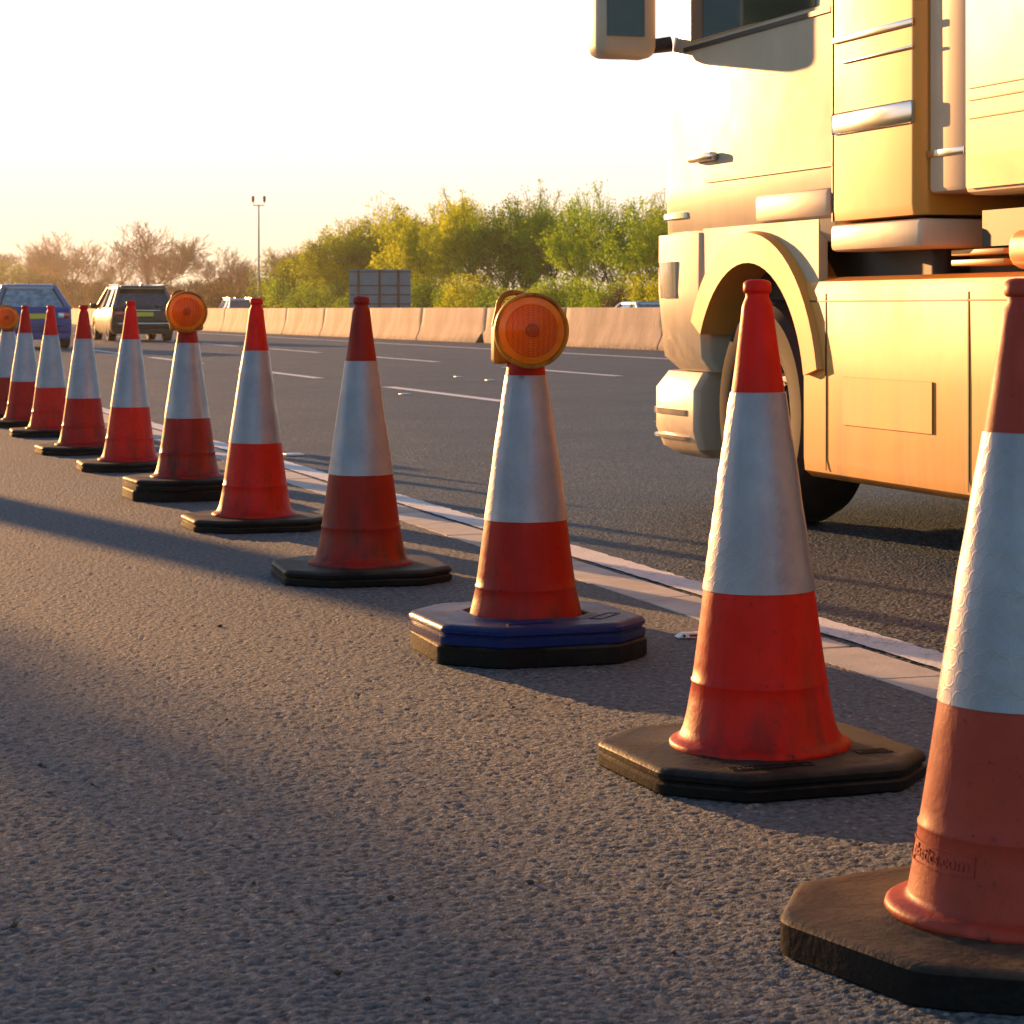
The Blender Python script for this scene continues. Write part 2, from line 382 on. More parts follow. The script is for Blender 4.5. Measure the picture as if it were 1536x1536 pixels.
ss = [4.0]
while ss[-1] < 430: ss.append(ss[-1] + max(.010, .004 * (ss[-1] - 3) ** 1.3))
oo = [2.665]
while oo[-1] < 17.9: oo.append(oo[-1] + max(.0105, .0105 + .02*(oo[-1]-4.2)))
oo[-1] = 17.9
rough_sheet('carriageway', oo, [-50.0, -20, -8, 0, 3] + ss, M['carriage'])
sheet('central_reserve', 17.9, 19.4, -50, 430, -0.012, M['far_road'], 20)
sheet('opposite_carriageway', 19.4, 31.5, -50, 430, -0.004, M['far_road'], 20)
# concrete channel beside the edge line: slabs about half a metre long with slightly skewed joints
def channel():
    bm = bmesh.new(); s = -30.0; r = random.Random(3)
    while s < 200:
        L = r.uniform(.46, .60) if s < 60 else 4.0
        sk = r.uniform(-.02, .03); z = r.uniform(-.001, .003); g = .006
        v = [bm.verts.new(p) for p in ((2.49, s+g, z), (2.668, s+g+sk, z+.002), (2.668, s+L-g+sk, z+.002), (2.49, s+L-g, z))]
        lo = [bm.verts.new((a.co.x, a.co.y, -.03)) for a in v]
        bm.faces.new(v)
        for i in range(4): bm.faces.new((v[i], lo[i], lo[(i+1) % 4], v[(i+1) % 4]))
        s += L
    return props(part('drainage_channel', bm, M['channel'], None, (0, 0, 0), (0, 0, TH), smooth=None), kind='structure')
channel()
def lines():
    bm = bmesh.new()
    def strip(o0, o1, s0, s1, z=.004, ds=.15, wob=.006, seed=1):
        r = random.Random(seed); n = max(1, int((s1-s0)/ds)); prev = None
        for i in range(n+1):
            s = s0 + (s1-s0)*i/n
            a = bm.verts.new((o0 + r.uniform(-wob, wob)*.4, s, z)); b = bm.verts.new((o1 + r.uniform(-wob, wob), s, z))
            if prev: bm.faces.new((prev[0], prev[1], b, a))
            prev = (a, b)
    strip(2.695, 2.825, -20, 60, ds=.04, wob=.008, seed=2); strip(2.695, 2.84, 60.02, 400, ds=6)
    # broken lane lines; dash positions read off the photograph
    for o, s_ref, per, ln in ((6.62, 20.3, 8.4, 5.0), (10.55, 37.1, 8.6, 4.9)):
        k = -6
        while s_ref + k*per < 330:
            s = s_ref + k*per
            if s > 1: strip(o-.08, o+.08, s, s+ln, ds=.5, wob=.004, seed=k)
            k += 1
    strip(14.95, 15.12, -20, 400, ds=4, seed=5)
    return props(part('road_markings', bm, M['line'], None, (0, 0, 0), (0, 0, TH), smooth=None), kind='structure')
lines()

# ------------------------------------------------------------------ concrete barriers
def barrier_mesh(chip0, chip1, L=5.44):
    prof = [(-.30, 0), (-.30, .075), (-.20, .30), (-.135, .55), (-.10, .90), (-.085, .925), (.085, .925), (.10, .90), (.135, .55), (.20, .30), (.30, .075), (.30, 0)]
    bm = bmesh.new(); secs = []
    ys = [0, .02, .30, L/2, L-.30, L-.02, L]
    for k, y in enumerate(ys):
        ring = []
        for x, z in prof:
            sh = .94 if k in (0, 6) else 1
            zz = z
            if ((k in (0, 1) and chip0) or (k in (5, 6) and chip1)) and abs(x) >= .19 and x < 0:
                zz = max(z, .26) if abs(x) > .25 else z + .05; x = x * .80
            ring.append(bm.verts.new((x*sh, y, zz - (.015 if (k in (0, 6) and z > .5) else 0))))
        secs.append(ring)
    n = len(prof)
    for a, b in zip(secs, secs[1:]):
        for i in range(n): bm.faces.new((a[i], a[(i+1) % n], b[(i+1) % n], b[i]))
    bm.faces.new(secs[0]); bm.faces.new(secs[-1][::-1])
    return finish(bm, 'barrier', 28)
bar_meshes = [barrier_mesh(0, 0), barrier_mesh(1, 0), barrier_mesh(0, 1)]
def bar_o(s): return 16.9 + 1.45*math.exp(-max(0, s-46)/17)
s0 = 57.96 - 5.5*9
for k in range(40):
    a = s0 + 5.5*k
    p, q = road(bar_o(a)+.3, a, -.012), road(bar_o(a+5.5)+.3, a+5.5, -.012)
    o = link('concrete_barrier', bar_meshes[1 if k in (9, 17) else 2 if k in (8, 7) else 0], M['barrier'], None, p, (0, 0, math.atan2(-(q-p).x, (q-p).y)))
    props(o, 'precast concrete barrier block in the long central reserve wall', 'barrier', 'concrete barrier blocks along the central reserve')

# ------------------------------------------------------------------ traffic cones
def cone_profile(flare=True):
    p = [(.0, .925), (.012, .9265), (.021, .9245), (.0262, .920), (.0268, .906), (.0255, .902), (.0222, .900), (.0222, .893), (.0262, .884), (.029, .876),
         (.051, .714), (.078, .530), (.1045, .340), (.117, .245), (.1265, .176), (.1292, .173), (.1292, .169), (.128, .165)]
    if flare == 2: p += [(.1355, .112), (.1405, .080), (.1425, .073), (.150, .069), (.162, .068), (.170, .063), (.172, .056), (.168, .050), (.155, .048)]
    elif flare: p += [(.1375, .112), (.144, .085), (.150, .071), (.159, .063), (.168, .0595), (.171, .055), (.171, .050), (.165, .045), (.155, .045)]
    else: p += [(.140, .112), (.1455, .09), (.148, .07), (.149, .05)]
    return p
def r_at(prof, z):
    for (r0, z0), (r1, z1) in zip(prof, prof[1:]):
        if z0 >= z >= z1: return r0 + (r1-r0)*(z0-z)/max(1e-9, z0-z1)
    return prof[-1][0]
def refine(prof, step=.02):
    out = [prof[0]]
    for (r0, z0), (r1, z1) in zip(prof, prof[1:]):
        n = max(1, int(abs(z1-z0)/step))
        for i in range(1, n+1): out.append((r0+(r1-r0)*i/n, z0+(z1-z0)*i/n))
    return out
def dent(bm, seed, amt):
    r = random.Random(seed); c = [(r.uniform(0, 2*PI), r.uniform(.1, .8), r.uniform(.04, .10), r.uniform(-1, 1)*amt) for _ in range(9)]
    for v in bm.verts:
        rr = math.hypot(v.co.x, v.co.y)
        if rr < .03: continue
        t = math.atan2(v.co.y, v.co.x); d = 0
        for ct, cz, cw, ca in c:
            dt = (t-ct+PI) % (2*PI) - PI
            d += ca*math.exp(-((dt*rr)**2 + (v.co.z-cz)**2)/cw**2)
        v.co.x *= 1+d/rr; v.co.y *= 1+d/rr
PR = cone_profile(2); PF = cone_profile(True); PN = cone_profile(False)
def shell_mesh(flare, seed, amt=.0018):
    bm = bmesh.new(); lathe(bm, refine(PR if flare == 2 else PF if flare else PN), 96); dent(bm, seed, amt); bmesh.ops.remove_doubles(bm, verts=bm.verts[:], dist=1e-5)
    return finish(bm, 'cone_body', 50)
def sleeve_mesh(seed, amt=.0018, z1=.714, z0=.343):
    pr = refine([(r_at(PF, z1+.0005)+.0004, z1+.0005), (r_at(PF, z1)+.0019, z1), (r_at(PF, .53)+.0019, .53), (r_at(PF, z0)+.0021, z0), (r_at(PF, z0-.0005)+.0004, z0-.0006)], .012)
    bm = bmesh.new(); lathe(bm, pr, 96); dent(bm, seed, amt)
    r = random.Random(seed)
    ph = [(r.uniform(0, 6.28), r.uniform(18, 60), r.uniform(20, 70)) for _ in range(6)]
    for v in bm.verts:                                        # the film puckers a little
        rr = math.hypot(v.co.x, v.co.y); t = math.atan2(v.co.y, v.co.x)
        d = sum(math.sin(a + b*v.co.z + c*t*.1) for a, b, c in ph)*.00018 + max(0, math.sin(t*3+seed)) * math.sin(v.co.z*150+seed*2+t*4)*.0007
        d = max(-.0008, d)
        v.co.x *= 1+d/rr; v.co.y *= 1+d/rr
    return finish(bm, 'reflective_sleeve', 60)
def plate_mesh(h=.048, S=.49, cut=.105, groove=True, hole=.0, r_c=.012):
    a = S/2; c = cut
    cor = [(-a+c, -a), (a-c, -a), (a, -a+c), (a, a-c), (a-c, a), (-a+c, a), (-a, a-c), (-a, -a+c)]
    outl = []
    for i in range(8):                                        # rounded corners
        p = Vector(cor[i]); q0 = Vector(cor[i-1]); q1 = Vector(cor[(i+1) % 8])
        A = p + (q0-p).normalized()*r_c*1.6; B = p + (q1-p).normalized()*r_c*1.6
        for t in (0, .33, .67, 1): outl.append((1-t)**2*A + 2*t*(1-t)*p + t*t*B)
    if groove: prof = [(.004, 0), (0, .004), (0, h*.40), (.007, h*.46), (.007, h*.54), (.001, h*.62), (.001, h*.80), (.006, h*.93), (.014, h), (.03, h)]
    else: prof = [(.003, 0), (0, .003), (0, h*.85), (.005, h*.96), (.012, h), (.03, h)]
    bm = bmesh.new(); rings = []
    for ins, z in prof:
        rings.append([bm.verts.new((p.x*(1-ins/a), p.y*(1-ins/a), z)) for p in outl])
    n = len(outl)
    for A, B in zip(rings, rings[1:]):
        for i in range(n): bm.faces.new((A[i], A[(i+1) % n], B[(i+1) % n], B[i]))
    # top: from the rim to a circular collar (raised) then the socket
    rin = hole if hole else .150
    def circ(r, z): return [bm.verts.new((r*math.cos(2*PI*(i+.5)/n - PI*.72), r*math.sin(2*PI*(i+.5)/n - PI*.72), z)) for i in range(n)]
    # align start angle
    a0 = math.atan2(outl[0].y, outl[0].x)
    def circ(r, z): return [bm.verts.new((r*math.cos(math.atan2(p.y, p.x)), r*math.sin(math.atan2(p.y, p.x)), z)) for p in outl]
    prev = rings[-1]
    seq = [(rin+.028, h), (rin+.018, h+.004), (rin+.006, h+.004), (rin, h-.004), (rin-.001, h-.03 if hole else h-.006)]
    for r_, z_ in seq:
        C = circ(r_, z_)
        for i in range(n): bm.faces.new((prev[i], prev[(i+1) % n], C[(i+1) % n], C[i]))
        prev = C
    bm.faces.new(prev); bm.faces.new(rings[0][::-1])
    return finish(bm, 'rubber_base', 38)
def text_mesh(txt, size, ext=.0012, align='CENTER'):
    cu = bpy.data.curves.new('lettering', 'FONT'); cu.body = txt; cu.size = size; cu.extrude = ext; cu.align_x = align; cu.resolution_u = 3; cu.offset = size*.012
    o = bpy.data.objects.new('lettering', cu); COL.objects.link(o)
    dg = bpy.context.evaluated_depsgraph_get(); me = bpy.data.meshes.new_from_object(o.evaluated_get(dg)); bpy.data.objects.remove(o)
    me.name = 'raised_lettering'; me.materials.clear(); return me
def frame_bm(w, h, t=.0022, z=.0015):                         # thin raised border round a moulded panel
    bm = bmesh.new(); box(bm, -w, w, -h, -h+t, 0, z); box(bm, -w, w, h-t, h, 0, z); box(bm, -w, -w+t, -h+t, h-t, 0, z); box(bm, w-t, w, -h+t, h-t, 0, z); return bm
shells = {True: [shell_mesh(True, s, a) for s, a in ((1, .0012), (2, .0028), (3, .0016))] + [shell_mesh(2, 1, .0012)], False: [shell_mesh(False, 5, .0012)]}
sleeves = [sleeve_mesh(1, .0012), sleeve_mesh(2, .0028), sleeve_mesh(3, .0016), sleeve_mesh(1, .0012), sleeve_mesh(5, .0012)]
plate_std = plate_mesh(.048, .545, .118); plate_low = plate_mesh(.05, .545, .122, False, 0); plate_hole = plate_mesh(.05, .54, .118, True, .158); plate_r = plate_mesh(.052, .575, .145, False, 0, .016)

def wpos(x, y_ground=None, d=None):
    if d is None: d = FPX*HC/(y_ground-464)
    return (x-768)/FPX*d, d
GC = 'traffic cones edging the hard shoulder'
#        x     d      mats      flare shell sleeve base  rz   tilt(x,y)  zs  label
cones = [
 (1517, 3.17, 'red_faded', 1, 3, 0, 'r', 31, (.0, 1.1), .985, 'faded salmon-orange traffic cone, the nearest one, cut off by the right edge of the picture'),
 (1140, 4.41, 'red', 1, 0, 1, 's', 20, (0, -.45), 1, 'tall red and white traffic cone with grimy streaks, standing full-length in front of the lorry'),
 (789, 5.93, 'red_deep', 0, 0, 2, 'h', 19, (0, -.2), .985, 'red and white cone carrying the largest amber lamp, on a blue-sided rubber base'),
 (541, 7.57, 'red_dark', 1, 1, 0, 's', 14, (0, -.5), .985, 'brownish-red worn cone directly left of the cone with the largest amber lamp'),
 (382, 9.33, 'red', 1, 1, 1, 's', 18, (0, -.6), .988, 'bright red dented cone standing below the twin-armed mast'),
 (281, 10.8, 'red_dark', 1, 2, 2, 'd', 22, (0, 0), .985, 'dull red cone with an amber lamp, just right of the black estate car'),
 (194, 12.7, 'red', 1, 0, 0, 's', 16, (0, -.7), .99, 'bright red cone standing in front of the black estate car'),
 (125, 14.15, 'red_deep', 1, 2, 1, 's', 20, (0, -.4), .968, 'red cone in the gap between the blue car and the black car'),
 (76, 16.1, 'red', 1, 1, 2, 's', 15, (0, .3), .97, 'bright red cone in front of the right tail light of the blue car'),
 (37, 17.4, 'red_deep', 1, 0, 0, 's', 24, (0, .4), .972, 'dark red cone in front of the middle of the blue car boot'),
 (12, 18.5, 'red_dark', 1, 2, 1, 's', 18, (0, 0), .97, 'farthest cone, with an amber lamp, at the left edge of the picture'),
]
lamp_labels = {2: 'largest amber warning lamp, on top of the blue-based cone in front of the concrete wall',
               5: 'amber warning lamp in front of the right side of the black estate car',
               10: 'smallest amber warning lamp at the left edge in front of the blue car'}
def lamp_parts():
    # origin at lens centre, lens facing -Y
    b = bmesh.new(); pr = [(.0, -.0262), (.012, -.0262), (.0165, -.0255), (.017, -.0235), (.05, -.021), (.067, -.0165), (.0675, -.0135), (.083, -.0095), (.0835, -.004)]
    lathe(b, pr, 72, 'Y'); bmesh.ops.remove_doubles(b, verts=b.verts[:], dist=1e-5); lens = finish(b, 'lens', 50)
    b = bmesh.new(); lathe(b, [(.0842, -.002), (.0848, -.0125), (.0885, -.0165), (.0935, -.0145), (.0952, -.008), (.0945, .004), (.090, .010), (.086, .034), (.083, .036)], 72, 'Y')
    for k in range(3):
        a = R(90 + 120*k + 8); tube(b, (math.cos(a)*.090, -.0175, math.sin(a)*.090), (math.cos(a)*.090, -.012, math.sin(a)*.090), .0032, .0036, 10)
    bmesh.ops.remove_doubles(b, verts=b.verts[:], dist=1e-5); bez = finish(b, 'lamp_housing', 45)
    b = bmesh.new(); box(b, -.078, .078, .098, .165, -.086, .015, .012, 3); box(b, -.055, .055, .030, .10, -.05, -.036, .003)
    case = finish(b, 'battery_case', 45)
    b = bmesh.new(); pts = [Vector((-.026 + .040*math.cos(t), .11, .058 + .038*math.sin(t))) for t in [PI*i/14 for i in range(15)]]
    pts = [Vector((.004, .11, .012))] + pts + [Vector((-.076, .11, .012))]
    for a, c in zip(pts, pts[1:]): tube(b, a, c, .0075, .0075, 8)
    hd = finish(b, 'carry_handle', 60)
    b = bmesh.new(); lathe(b, [(.0835, .034), (.0835, .040), (.070, .050), (.0, .056)], 72, 'Y'); bmesh.ops.remove_doubles(b, verts=b.verts[:], dist=1e-5); bl = finish(b, 'rear_lens', 45)
    return lens, bez, case, hd, bl
LP = lamp_parts()
for i, (x, d, mat, fl, sh, sv, bs, rz, tilt, zs, lab) in enumerate(cones):
    X = (x-768)/FPX*d
    root = empty('traffic_cone', (X, d, 0), 0, lab, 'traffic cone', GC)
    base_z = 0.0
    if bs in ('h', 'd'):
        pl = link('ballast_plate', plate_low, M['rubber'], None, (X + (.004 if bs == 'h' else -.006), d+.004, 0.001), (0, 0, R(rz-3)))
        props(pl, 'black rubber ballast plate under the blue-sided base of the nearest lamp cone' if bs == 'h' else 'black rubber ballast plate under the lamp cone beside the black estate car', 'rubber plate', 'extra ballast plates under the lamp cones')
        pl.scale = (1, 1, .98); base_z = .049
    body = link('cone_body', shells[bool(fl)][sh] if fl else shells[False][0], None, root)
    if not body.data.materials: body.data.materials.append(M[mat])
    body.material_slots[0].link = 'OBJECT'; body.material_slots[0].material = M[mat]
    lift = base_z if bs == 'd' else 0
    zt = .925*zs
    body.scale = (1, 1, (zt-lift)/.925); body.location = (0, 0, lift)
    slv = link('reflective_sleeve', sleeves[sh if fl else 4], M['sleeve'], root)
    slv.scale = body.scale; slv.location = body.location
    body.rotation_euler = slv.rotation_euler = (R(tilt[0]), R(tilt[1]), R(37*i))
    pm, mt = {'s': (plate_std, 'rubber'), 'h': (plate_hole, 'rubber_blue'), 'd': (plate_std, 'rubber'), 'r': (plate_r, 'rubber_dirty')}[bs]
    bp = link('rubber_base', pm, None, root, (0, 0, base_z), (0, 0, R(rz)))
    if not pm.materials: pm.materials.append(M[mt])
    bp.material_slots[0].link = 'OBJECT'; bp.material_slots[0].material = M[mt]
    hz = {'s': .048, 'h': .05, 'd': .048, 'r': .052}[bs]
    def put(mesh, px, py, r_, m_=None, nm='raised_lettering'):
        link(nm, mesh, m_ or M[mt], bp, (px, py, hz+.0004), (0, 0, R(r_)))
    if i == 1:
        put(text_mesh('H.W. MARTIN', .021), -.078, -.212, 0); b = frame_bm(.082, .014); put(finish(b, 'lettering_border', None), -.078, -.204, 0, None, 'lettering_border')
        for q in range(3): put(finish(frame_bm(.035, .004, .002, .0015), 'moulded_bar', None), .165, -.15+.014*q, 0, None, 'moulded_bar')
    if i == 2:
        put(finish(frame_bm(.060, .017), 'lettering_border', None), .165, -.125, 45, None, 'lettering_border')
        put(finish(frame_bm(.060, .008), 'lettering_border', None), -.06, -.203, 0, None, 'lettering_border')
    if i == 0:
        put(finish(frame_bm(.075, .009), 'lettering_border', None), .03, -.225, 0, None, 'lettering_border')
    if i in lamp_labels:
        lp = empty('warning_lamp', (X + .012, d-.105, {2: .817, 5: .858, 10: .805}[i]), R(9), lamp_labels[i], 'warning lamp', 'amber lamps clipped on the cones')
        for nm, me, m_ in zip(('lens', 'lamp_housing', 'battery_case', 'carry_handle', 'rear_lens'), LP, ('lens', 'lamp_case', 'lamp_case', 'lamp_case', 'lens')):
            link(nm, me, M[m_], lp)
    if i == 0:      # moulded panel with the lettering, wrapped round the cone
        tm = text_mesh('plastics.com', .0262, .0011, 'RIGHT')
        f = frame_bm(.085, .0150, .0018, .0014); fm = finish(f, 'lettering_border', None)
        bm = bmesh.new(); bm.from_mesh(fm); bmesh.ops.subdivide_edges(bm, edges=[e for e in bm.edges if e.calc_length() > .05], cuts=24); bmesh.ops.triangulate(bm, faces=bm.faces[:]); bm.to_mesh(fm); bm.free()
        cam_ang = math.atan2(-d, -X)           # direction from the cone to the camera
        def wrap(me, u0, v0, zc=.138):
            for v in me.vertices:
                z = zc + v.co.y + v0; rr = r_at(PR, min(z, .9)) + .0003 + v.co.z + .0004
                t = cam_ang + R(-22) + (v.co.x + u0)/.137
                v.co = Vector((rr*math.cos(t), rr*math.sin(t), z))
            me.update()
        wrap(tm, -.008, -.0075); wrap(fm, -.085, .0)
        for nm, me in (('raised_lettering', tm), ('lettering_border', fm)):
            o = link(nm, me, M[mat], body); o.rotation_euler = (0, 0, -body.rotation_euler.z)

# small red and white reflective marker lying on the shoulder
st = empty('road_stud', (*wpos(1037, 957), 0.003), R(12), 'small white and red reflective marker lying beside the tall grimy cone', 'road stud')
b = bmesh.new(); v = []
for (x, y, z) in ((-.06, -.03, 0), (.06, -.03, 0), (.06, .03, 0), (-.06, .03, 0), (-.038, -.02, .017), (.038, -.02, .017), (.038, .02, .017), (-.038, .02, .017)): v.append(b.verts.new((x, y, z)))
for q in ((0,3,2,1),(4,5,6,7),(0,1,5,4),(1,2,6,5),(2,3,7,6),(3,0,4,7)): b.faces.new([v[i] for i in q])
bmesh.ops.bevel(b, geom=b.edges[:], offset=.003, segments=2, affect='EDGES'); part('stud_body', b, M['white_plastic'], st)
b = bmesh.new(); box(b, -.014, .036, -.0285, -.022, .004, .013, .001); part('reflector', b, M['red_reflector'], st, smooth=None)
b = bmesh.new(); tube(b, (-.035, -.0262, .008), (-.035, -.031, .008), .005, .005, 12); part('fixing_hole', b, M['black'], st)

st.scale = (.72, .72, .72)
# loose stones
r = random.Random(21); stones = [(230, 1455), (375, 1256), (380, 1325), (586, 1348), (795, 1325), (138, 1177), (60, 1148), (506, 1460), (20, 1390), (1010, 1430), (690, 1190), (118, 640+60), (330, 880+60), (640, 1500), (75, 1190), (340, 1080), (770, 1062), (1290, 1268)]
stm = []
for k in range(4):
    b = bmesh.new(); bmesh.ops.create_icosphere(b, subdivisions=2, radius=1)
    for vv in b.verts: vv.co *= 1 + r.uniform(-.22, .22); vv.co.z *= .65
    stm.append(finish(b, 'loose_stone', 30))
M['stone'] = plain('stone', (.07, .055, .045), .8, .5, 60)
for x, y in stones:
    X, D = wpos(x, y); q = r.uniform(.0028, .006)
    o = link('loose_stone', r.choice(stm), M['stone'], None, (X, D, q*.4), (0, 0, r.uniform(0, 6))); o.scale = (q*1.3, q, q)
    props(o, 'tiny dark loose stone on the hard shoulder tarmac', 'stone', 'small loose stones scattered on the hard shoulder')
# white stud markers set in the carriageway
for x, y, wd in ((440, 683, .055), (607, 592, .05), (735, 571, .05), (405, 563, .05), (688, 566, .05)):
    X, D = wpos(x, y); b = bmesh.new(); box(b, -wd, wd, -.06, .06, 0, .010, .003)
    o = part('reflective_stud', b, M['white_plastic'], None, (X, D, .002), (0, 0, TH))
    props(o, 'small pale reflective stud set in the carriageway surface', 'road stud', 'reflective studs along the lane lines')

# ------------------------------------------------------------------ lorry
LO = empty('lorry', road(3.82+1.25, 8.75), TH, 'large cream articulated lorry with yellow side skirt passing in the nearest lane', 'lorry')
def rrect(hw, y0, y1, rf, rb, n=7):
    pts = []
    for cx, cy, rr, a0 in ((hw-rf, y1-rf, rf, 0), (-hw+rf, y1-rf, rf, 90), (-hw+rb, y0+rb, rb, 180), (hw-rb, y0+rb, rb, 270)):
        for i in range(n+1):
            a = R(a0 + 90*i/n); pts.append((cx + rr*math.cos(a), cy + rr*math.sin(a)))
    return pts
def loft(bm, secs, cap=True):
    rings = [[bm.verts.new((x, y, z)) for x, y in pts] for pts, z in secs]; n = len(rings[0])
    for A, B in zip(rings, rings[1:]):
        for i in range(n): bm.faces.new((A[i], A[(i+1) % n], B[(i+1) % n], B[i]))
    if cap: bm.faces.new(rings[0][::-1]); bm.faces.new(rings[-1])
# cab shell
b = bmesh.new()
loft(b, [(rrect(1.20, -.80, 1.14, .28, .05), 1.13), (rrect(1.235, -.79, 1.20, .30, .05), 1.17), (rrect(1.245, -.79, 1.24, .34, .05), 1.40), (rrect(1.245, -.79, 1.22, .38, .05), 1.95),
         (rrect(1.235, -.79, 1.10, .42, .05), 2.5), (rrect(1.21, -.79, .90, .42, .06), 3.05), (rrect(1.17, -.79, .55, .40, .08), 3.5), (rrect(1.05, -.75, .25, .3, .1), 3.62)])
cab = part('cab', b, M['cream'], LO, smooth=45)
# lower nose and bumper in front of the wheel
b = bmesh.new()
nose = lambda hw, y1: rrect(hw, .54, y1, .24, .04)
loft(b, [(nose(1.19, 1.12), .60), (nose(1.235, 1.20), .66), (nose(1.25, 1.24), .95), (nose(1.248, 1.24), 1.20)]); part('nose_panel', b, M['cream'], LO, smooth=45)
b = bmesh.new(); loft(b, [(rrect(1.16, .66, 1.16, .2, .03), .22), (rrect(1.22, .62, 1.24, .22, .03), .26), (rrect(1.245, .62, 1.28, .24, .03), .34), (rrect(1.245, .62, 1.28, .24, .03), .52), (rrect(1.20, .62, 1.22, .22, .03), .595)])
bum = part('bumper', b, M['peach'], LO, smooth=40)
b = bmesh.new(); loft(b, [(rrect(1.252, .70, 1.286, .24, .03), .405), (rrect(1.252, .70, 1.286, .24, .03), .43)]); part('bumper_trim', b, M['chrome'], bum)
b = bmesh.new(); loft(b, [(rrect(1.252, .70, 1.286, .24, .03), .30), (rrect(1.252, .70, 1.286, .24, .03), .312)]); part('bumper_trim', b, M['chrome'], bum)
b = bmesh.new(); loft(b, [(rrect(1.254, .80, 1.262, .30, .03), .92), (rrect(1.258, .80, 1.268, .30, .03), 1.08)]); part('headlight', b, M['headlamp'], LO)
b = bmesh.new(); loft(b, [(rrect(1.252, .72, 1.252, .34, .03), 1.27), (rrect(1.252, .72, 1.252, .34, .03), 1.295)]); part('marker_strip', b, M['chrome'], LO)
b = bmesh.new(); loft(b, [(rrect(1.10, -1.3, .60, .05, .05), .62), (rrect(1.10, -1.3, .60, .05, .05), 1.12)]); part('cab_underside', b, M['black'], LO)
# wheel arch flare
def arch(bm, r0, r1, x0, x1, a0, a1, yc=0, zc=.5, n=24):
    rs = []
    for i in range(n+1):
        a = R(a0 + (a1-a0)*i/n); c, s = math.cos(a), math.sin(a)
        rs.append([bm.verts.new((x, yc + rr*c, zc + rr*s)) for x, rr in ((x0, r0), (x0, r1*.985), (x0+.02, r1), (x1, r1), (x1, r0))])
    for A, B in zip(rs, rs[1:]):
        for i in range(5): bm.faces.new((A[i], A[(i+1) % 5], B[(i+1) % 5], B[i]))
    bm.faces.new(rs[0]); bm.faces.new(rs[-1][::-1])
b = bmesh.new(); arch(b, .56, .69, -1.275, -.85, 28, 168); part('wheel_arch', b, M['yellow'], LO)
b = bmesh.new(); arch(b, .56, .69, .85, 1.275, 28, 168); part('wheel_arch', b, M['yellow'], LO)
def wheel(y, r_, side, parent, wdt=.30):
    xo = side*1.22; xi = side*(1.22-wdt)
    W = empty('wheel', (0, y, r_), 0, parent=parent)
    b = bmesh.new(); pr = [(r_*.60, xo-side*.02), (r_*.70, xo), (r_*.90, xo), (r_*.97, xo-side*.02), (r_, xo-side*.06), (r_, xi+side*.06), (r_*.93, xi), (r_*.6, xi)]
    lathe(b, pr, 48, 'X'); part('tyre', b, M['tyre'], W, smooth=30)
    b = bmesh.new(); lathe(b, [(r_*.62, xo-side*.015), (r_*.58, xo-side*.02), (r_*.52, xo-side*.09), (r_*.30, xo-side*.07), (r_*.27, xo+side*.015), (r_*.18, xo+side*.03), (0.001, xo+side*.03)], 48, 'X')
    for k in range(10):
        a = 2*PI*k/10; tube(b, (xo-side*.08, r_*.40*math.cos(a), r_*.40*math.sin(a)), (xo-side*.045, r_*.40*math.cos(a), r_*.40*math.sin(a)), .016, .016, 6)
    part('rim', b, M['alloy'], W, smooth=35)
for sd_ in (-1, 1):
    wheel(0, .455, sd_, LO); wheel(-3.75, .48, sd_, LO, .6)
    for yy in (-10.2, -11.5, -12.8): wheel(yy, .48, sd_, LO, .45)
for sd_ in (-1, 1):            # panel filling the space between arch and cab
    b = bmesh.new(); ar = []; top = []
    for i in range(21):
        a = R(36 + 118*i/20); y = .675*math.cos(a); z = .5 + .675*math.sin(a)
        ar.append((b.verts.new((sd_*1.238, y, z)), b.verts.new((sd_*1.20, y, z)))); top.append((b.verts.new((sd_*1.238, y, 1.215)), b.verts.new((sd_*1.20, y, 1.215))))
    for i in range(20):
        b.faces.new((ar[i][0], ar[i+1][0], top[i+1][0], top[i][0])); b.faces.new((ar[i][1], ar[i+1][1], top[i+1][1], top[i][1]))
        b.faces.new((ar[i][0], ar[i+1][0], ar[i+1][1], ar[i][1])); b.faces.new((top[i][0], top[i+1][0], top[i+1][1], top[i][1]))
    b.faces.new((ar[0][0], ar[0][1], top[0][1], top[0][0])); b.faces.new((ar[20][0], ar[20][1], top[20][1], top[20][0]))
    part('fender_panel', b, M['cream'], LO)
# door seams, steps, side window
b = bmesh.new(); box(b, -1.2525, -1.246, -.74, .74, 1.993, 2.012); box(b, -1.2525, -1.246, -.76, .50, 1.410, 1.424); box(b, -1.2525, -1.246, -.76, -.75, 1.20, 3.0)
part('door_seam', b, M['black'], cab, smooth=None)
b = bmesh.new(); box(b, -1.251, -1.2455, -.60, .66, 2.03, 2.75, .002, 1); part('side_window', b, M['glass'], LO)
b = bmesh.new(); box(b, 1.2455, 1.251, -.60, .66, 2.03, 2.75, .002, 1); part('side_window', b, M['glass'], LO)
b = bmesh.new(); loft(b, [(rrect(1.12, 1.0, 1.235, .3, .02), 1.98), (rrect(1.10, .85, 1.112, .3, .02), 2.5), (rrect(1.05, .6, .925, .3, .02), 3.0)]); part('windscreen', b, M['glass'], LO)
b = bmesh.new(); box(b, -1.285, -1.247, .36, .62, 1.50, 1.535, .01); part('door_handle', b, M['chrome'], LO)
b = bmesh.new(); box(b, -1.262, -1.15, -.74, -.05, 1.22, 1.33, .02); part('side_locker', b, M['peach'], LO)
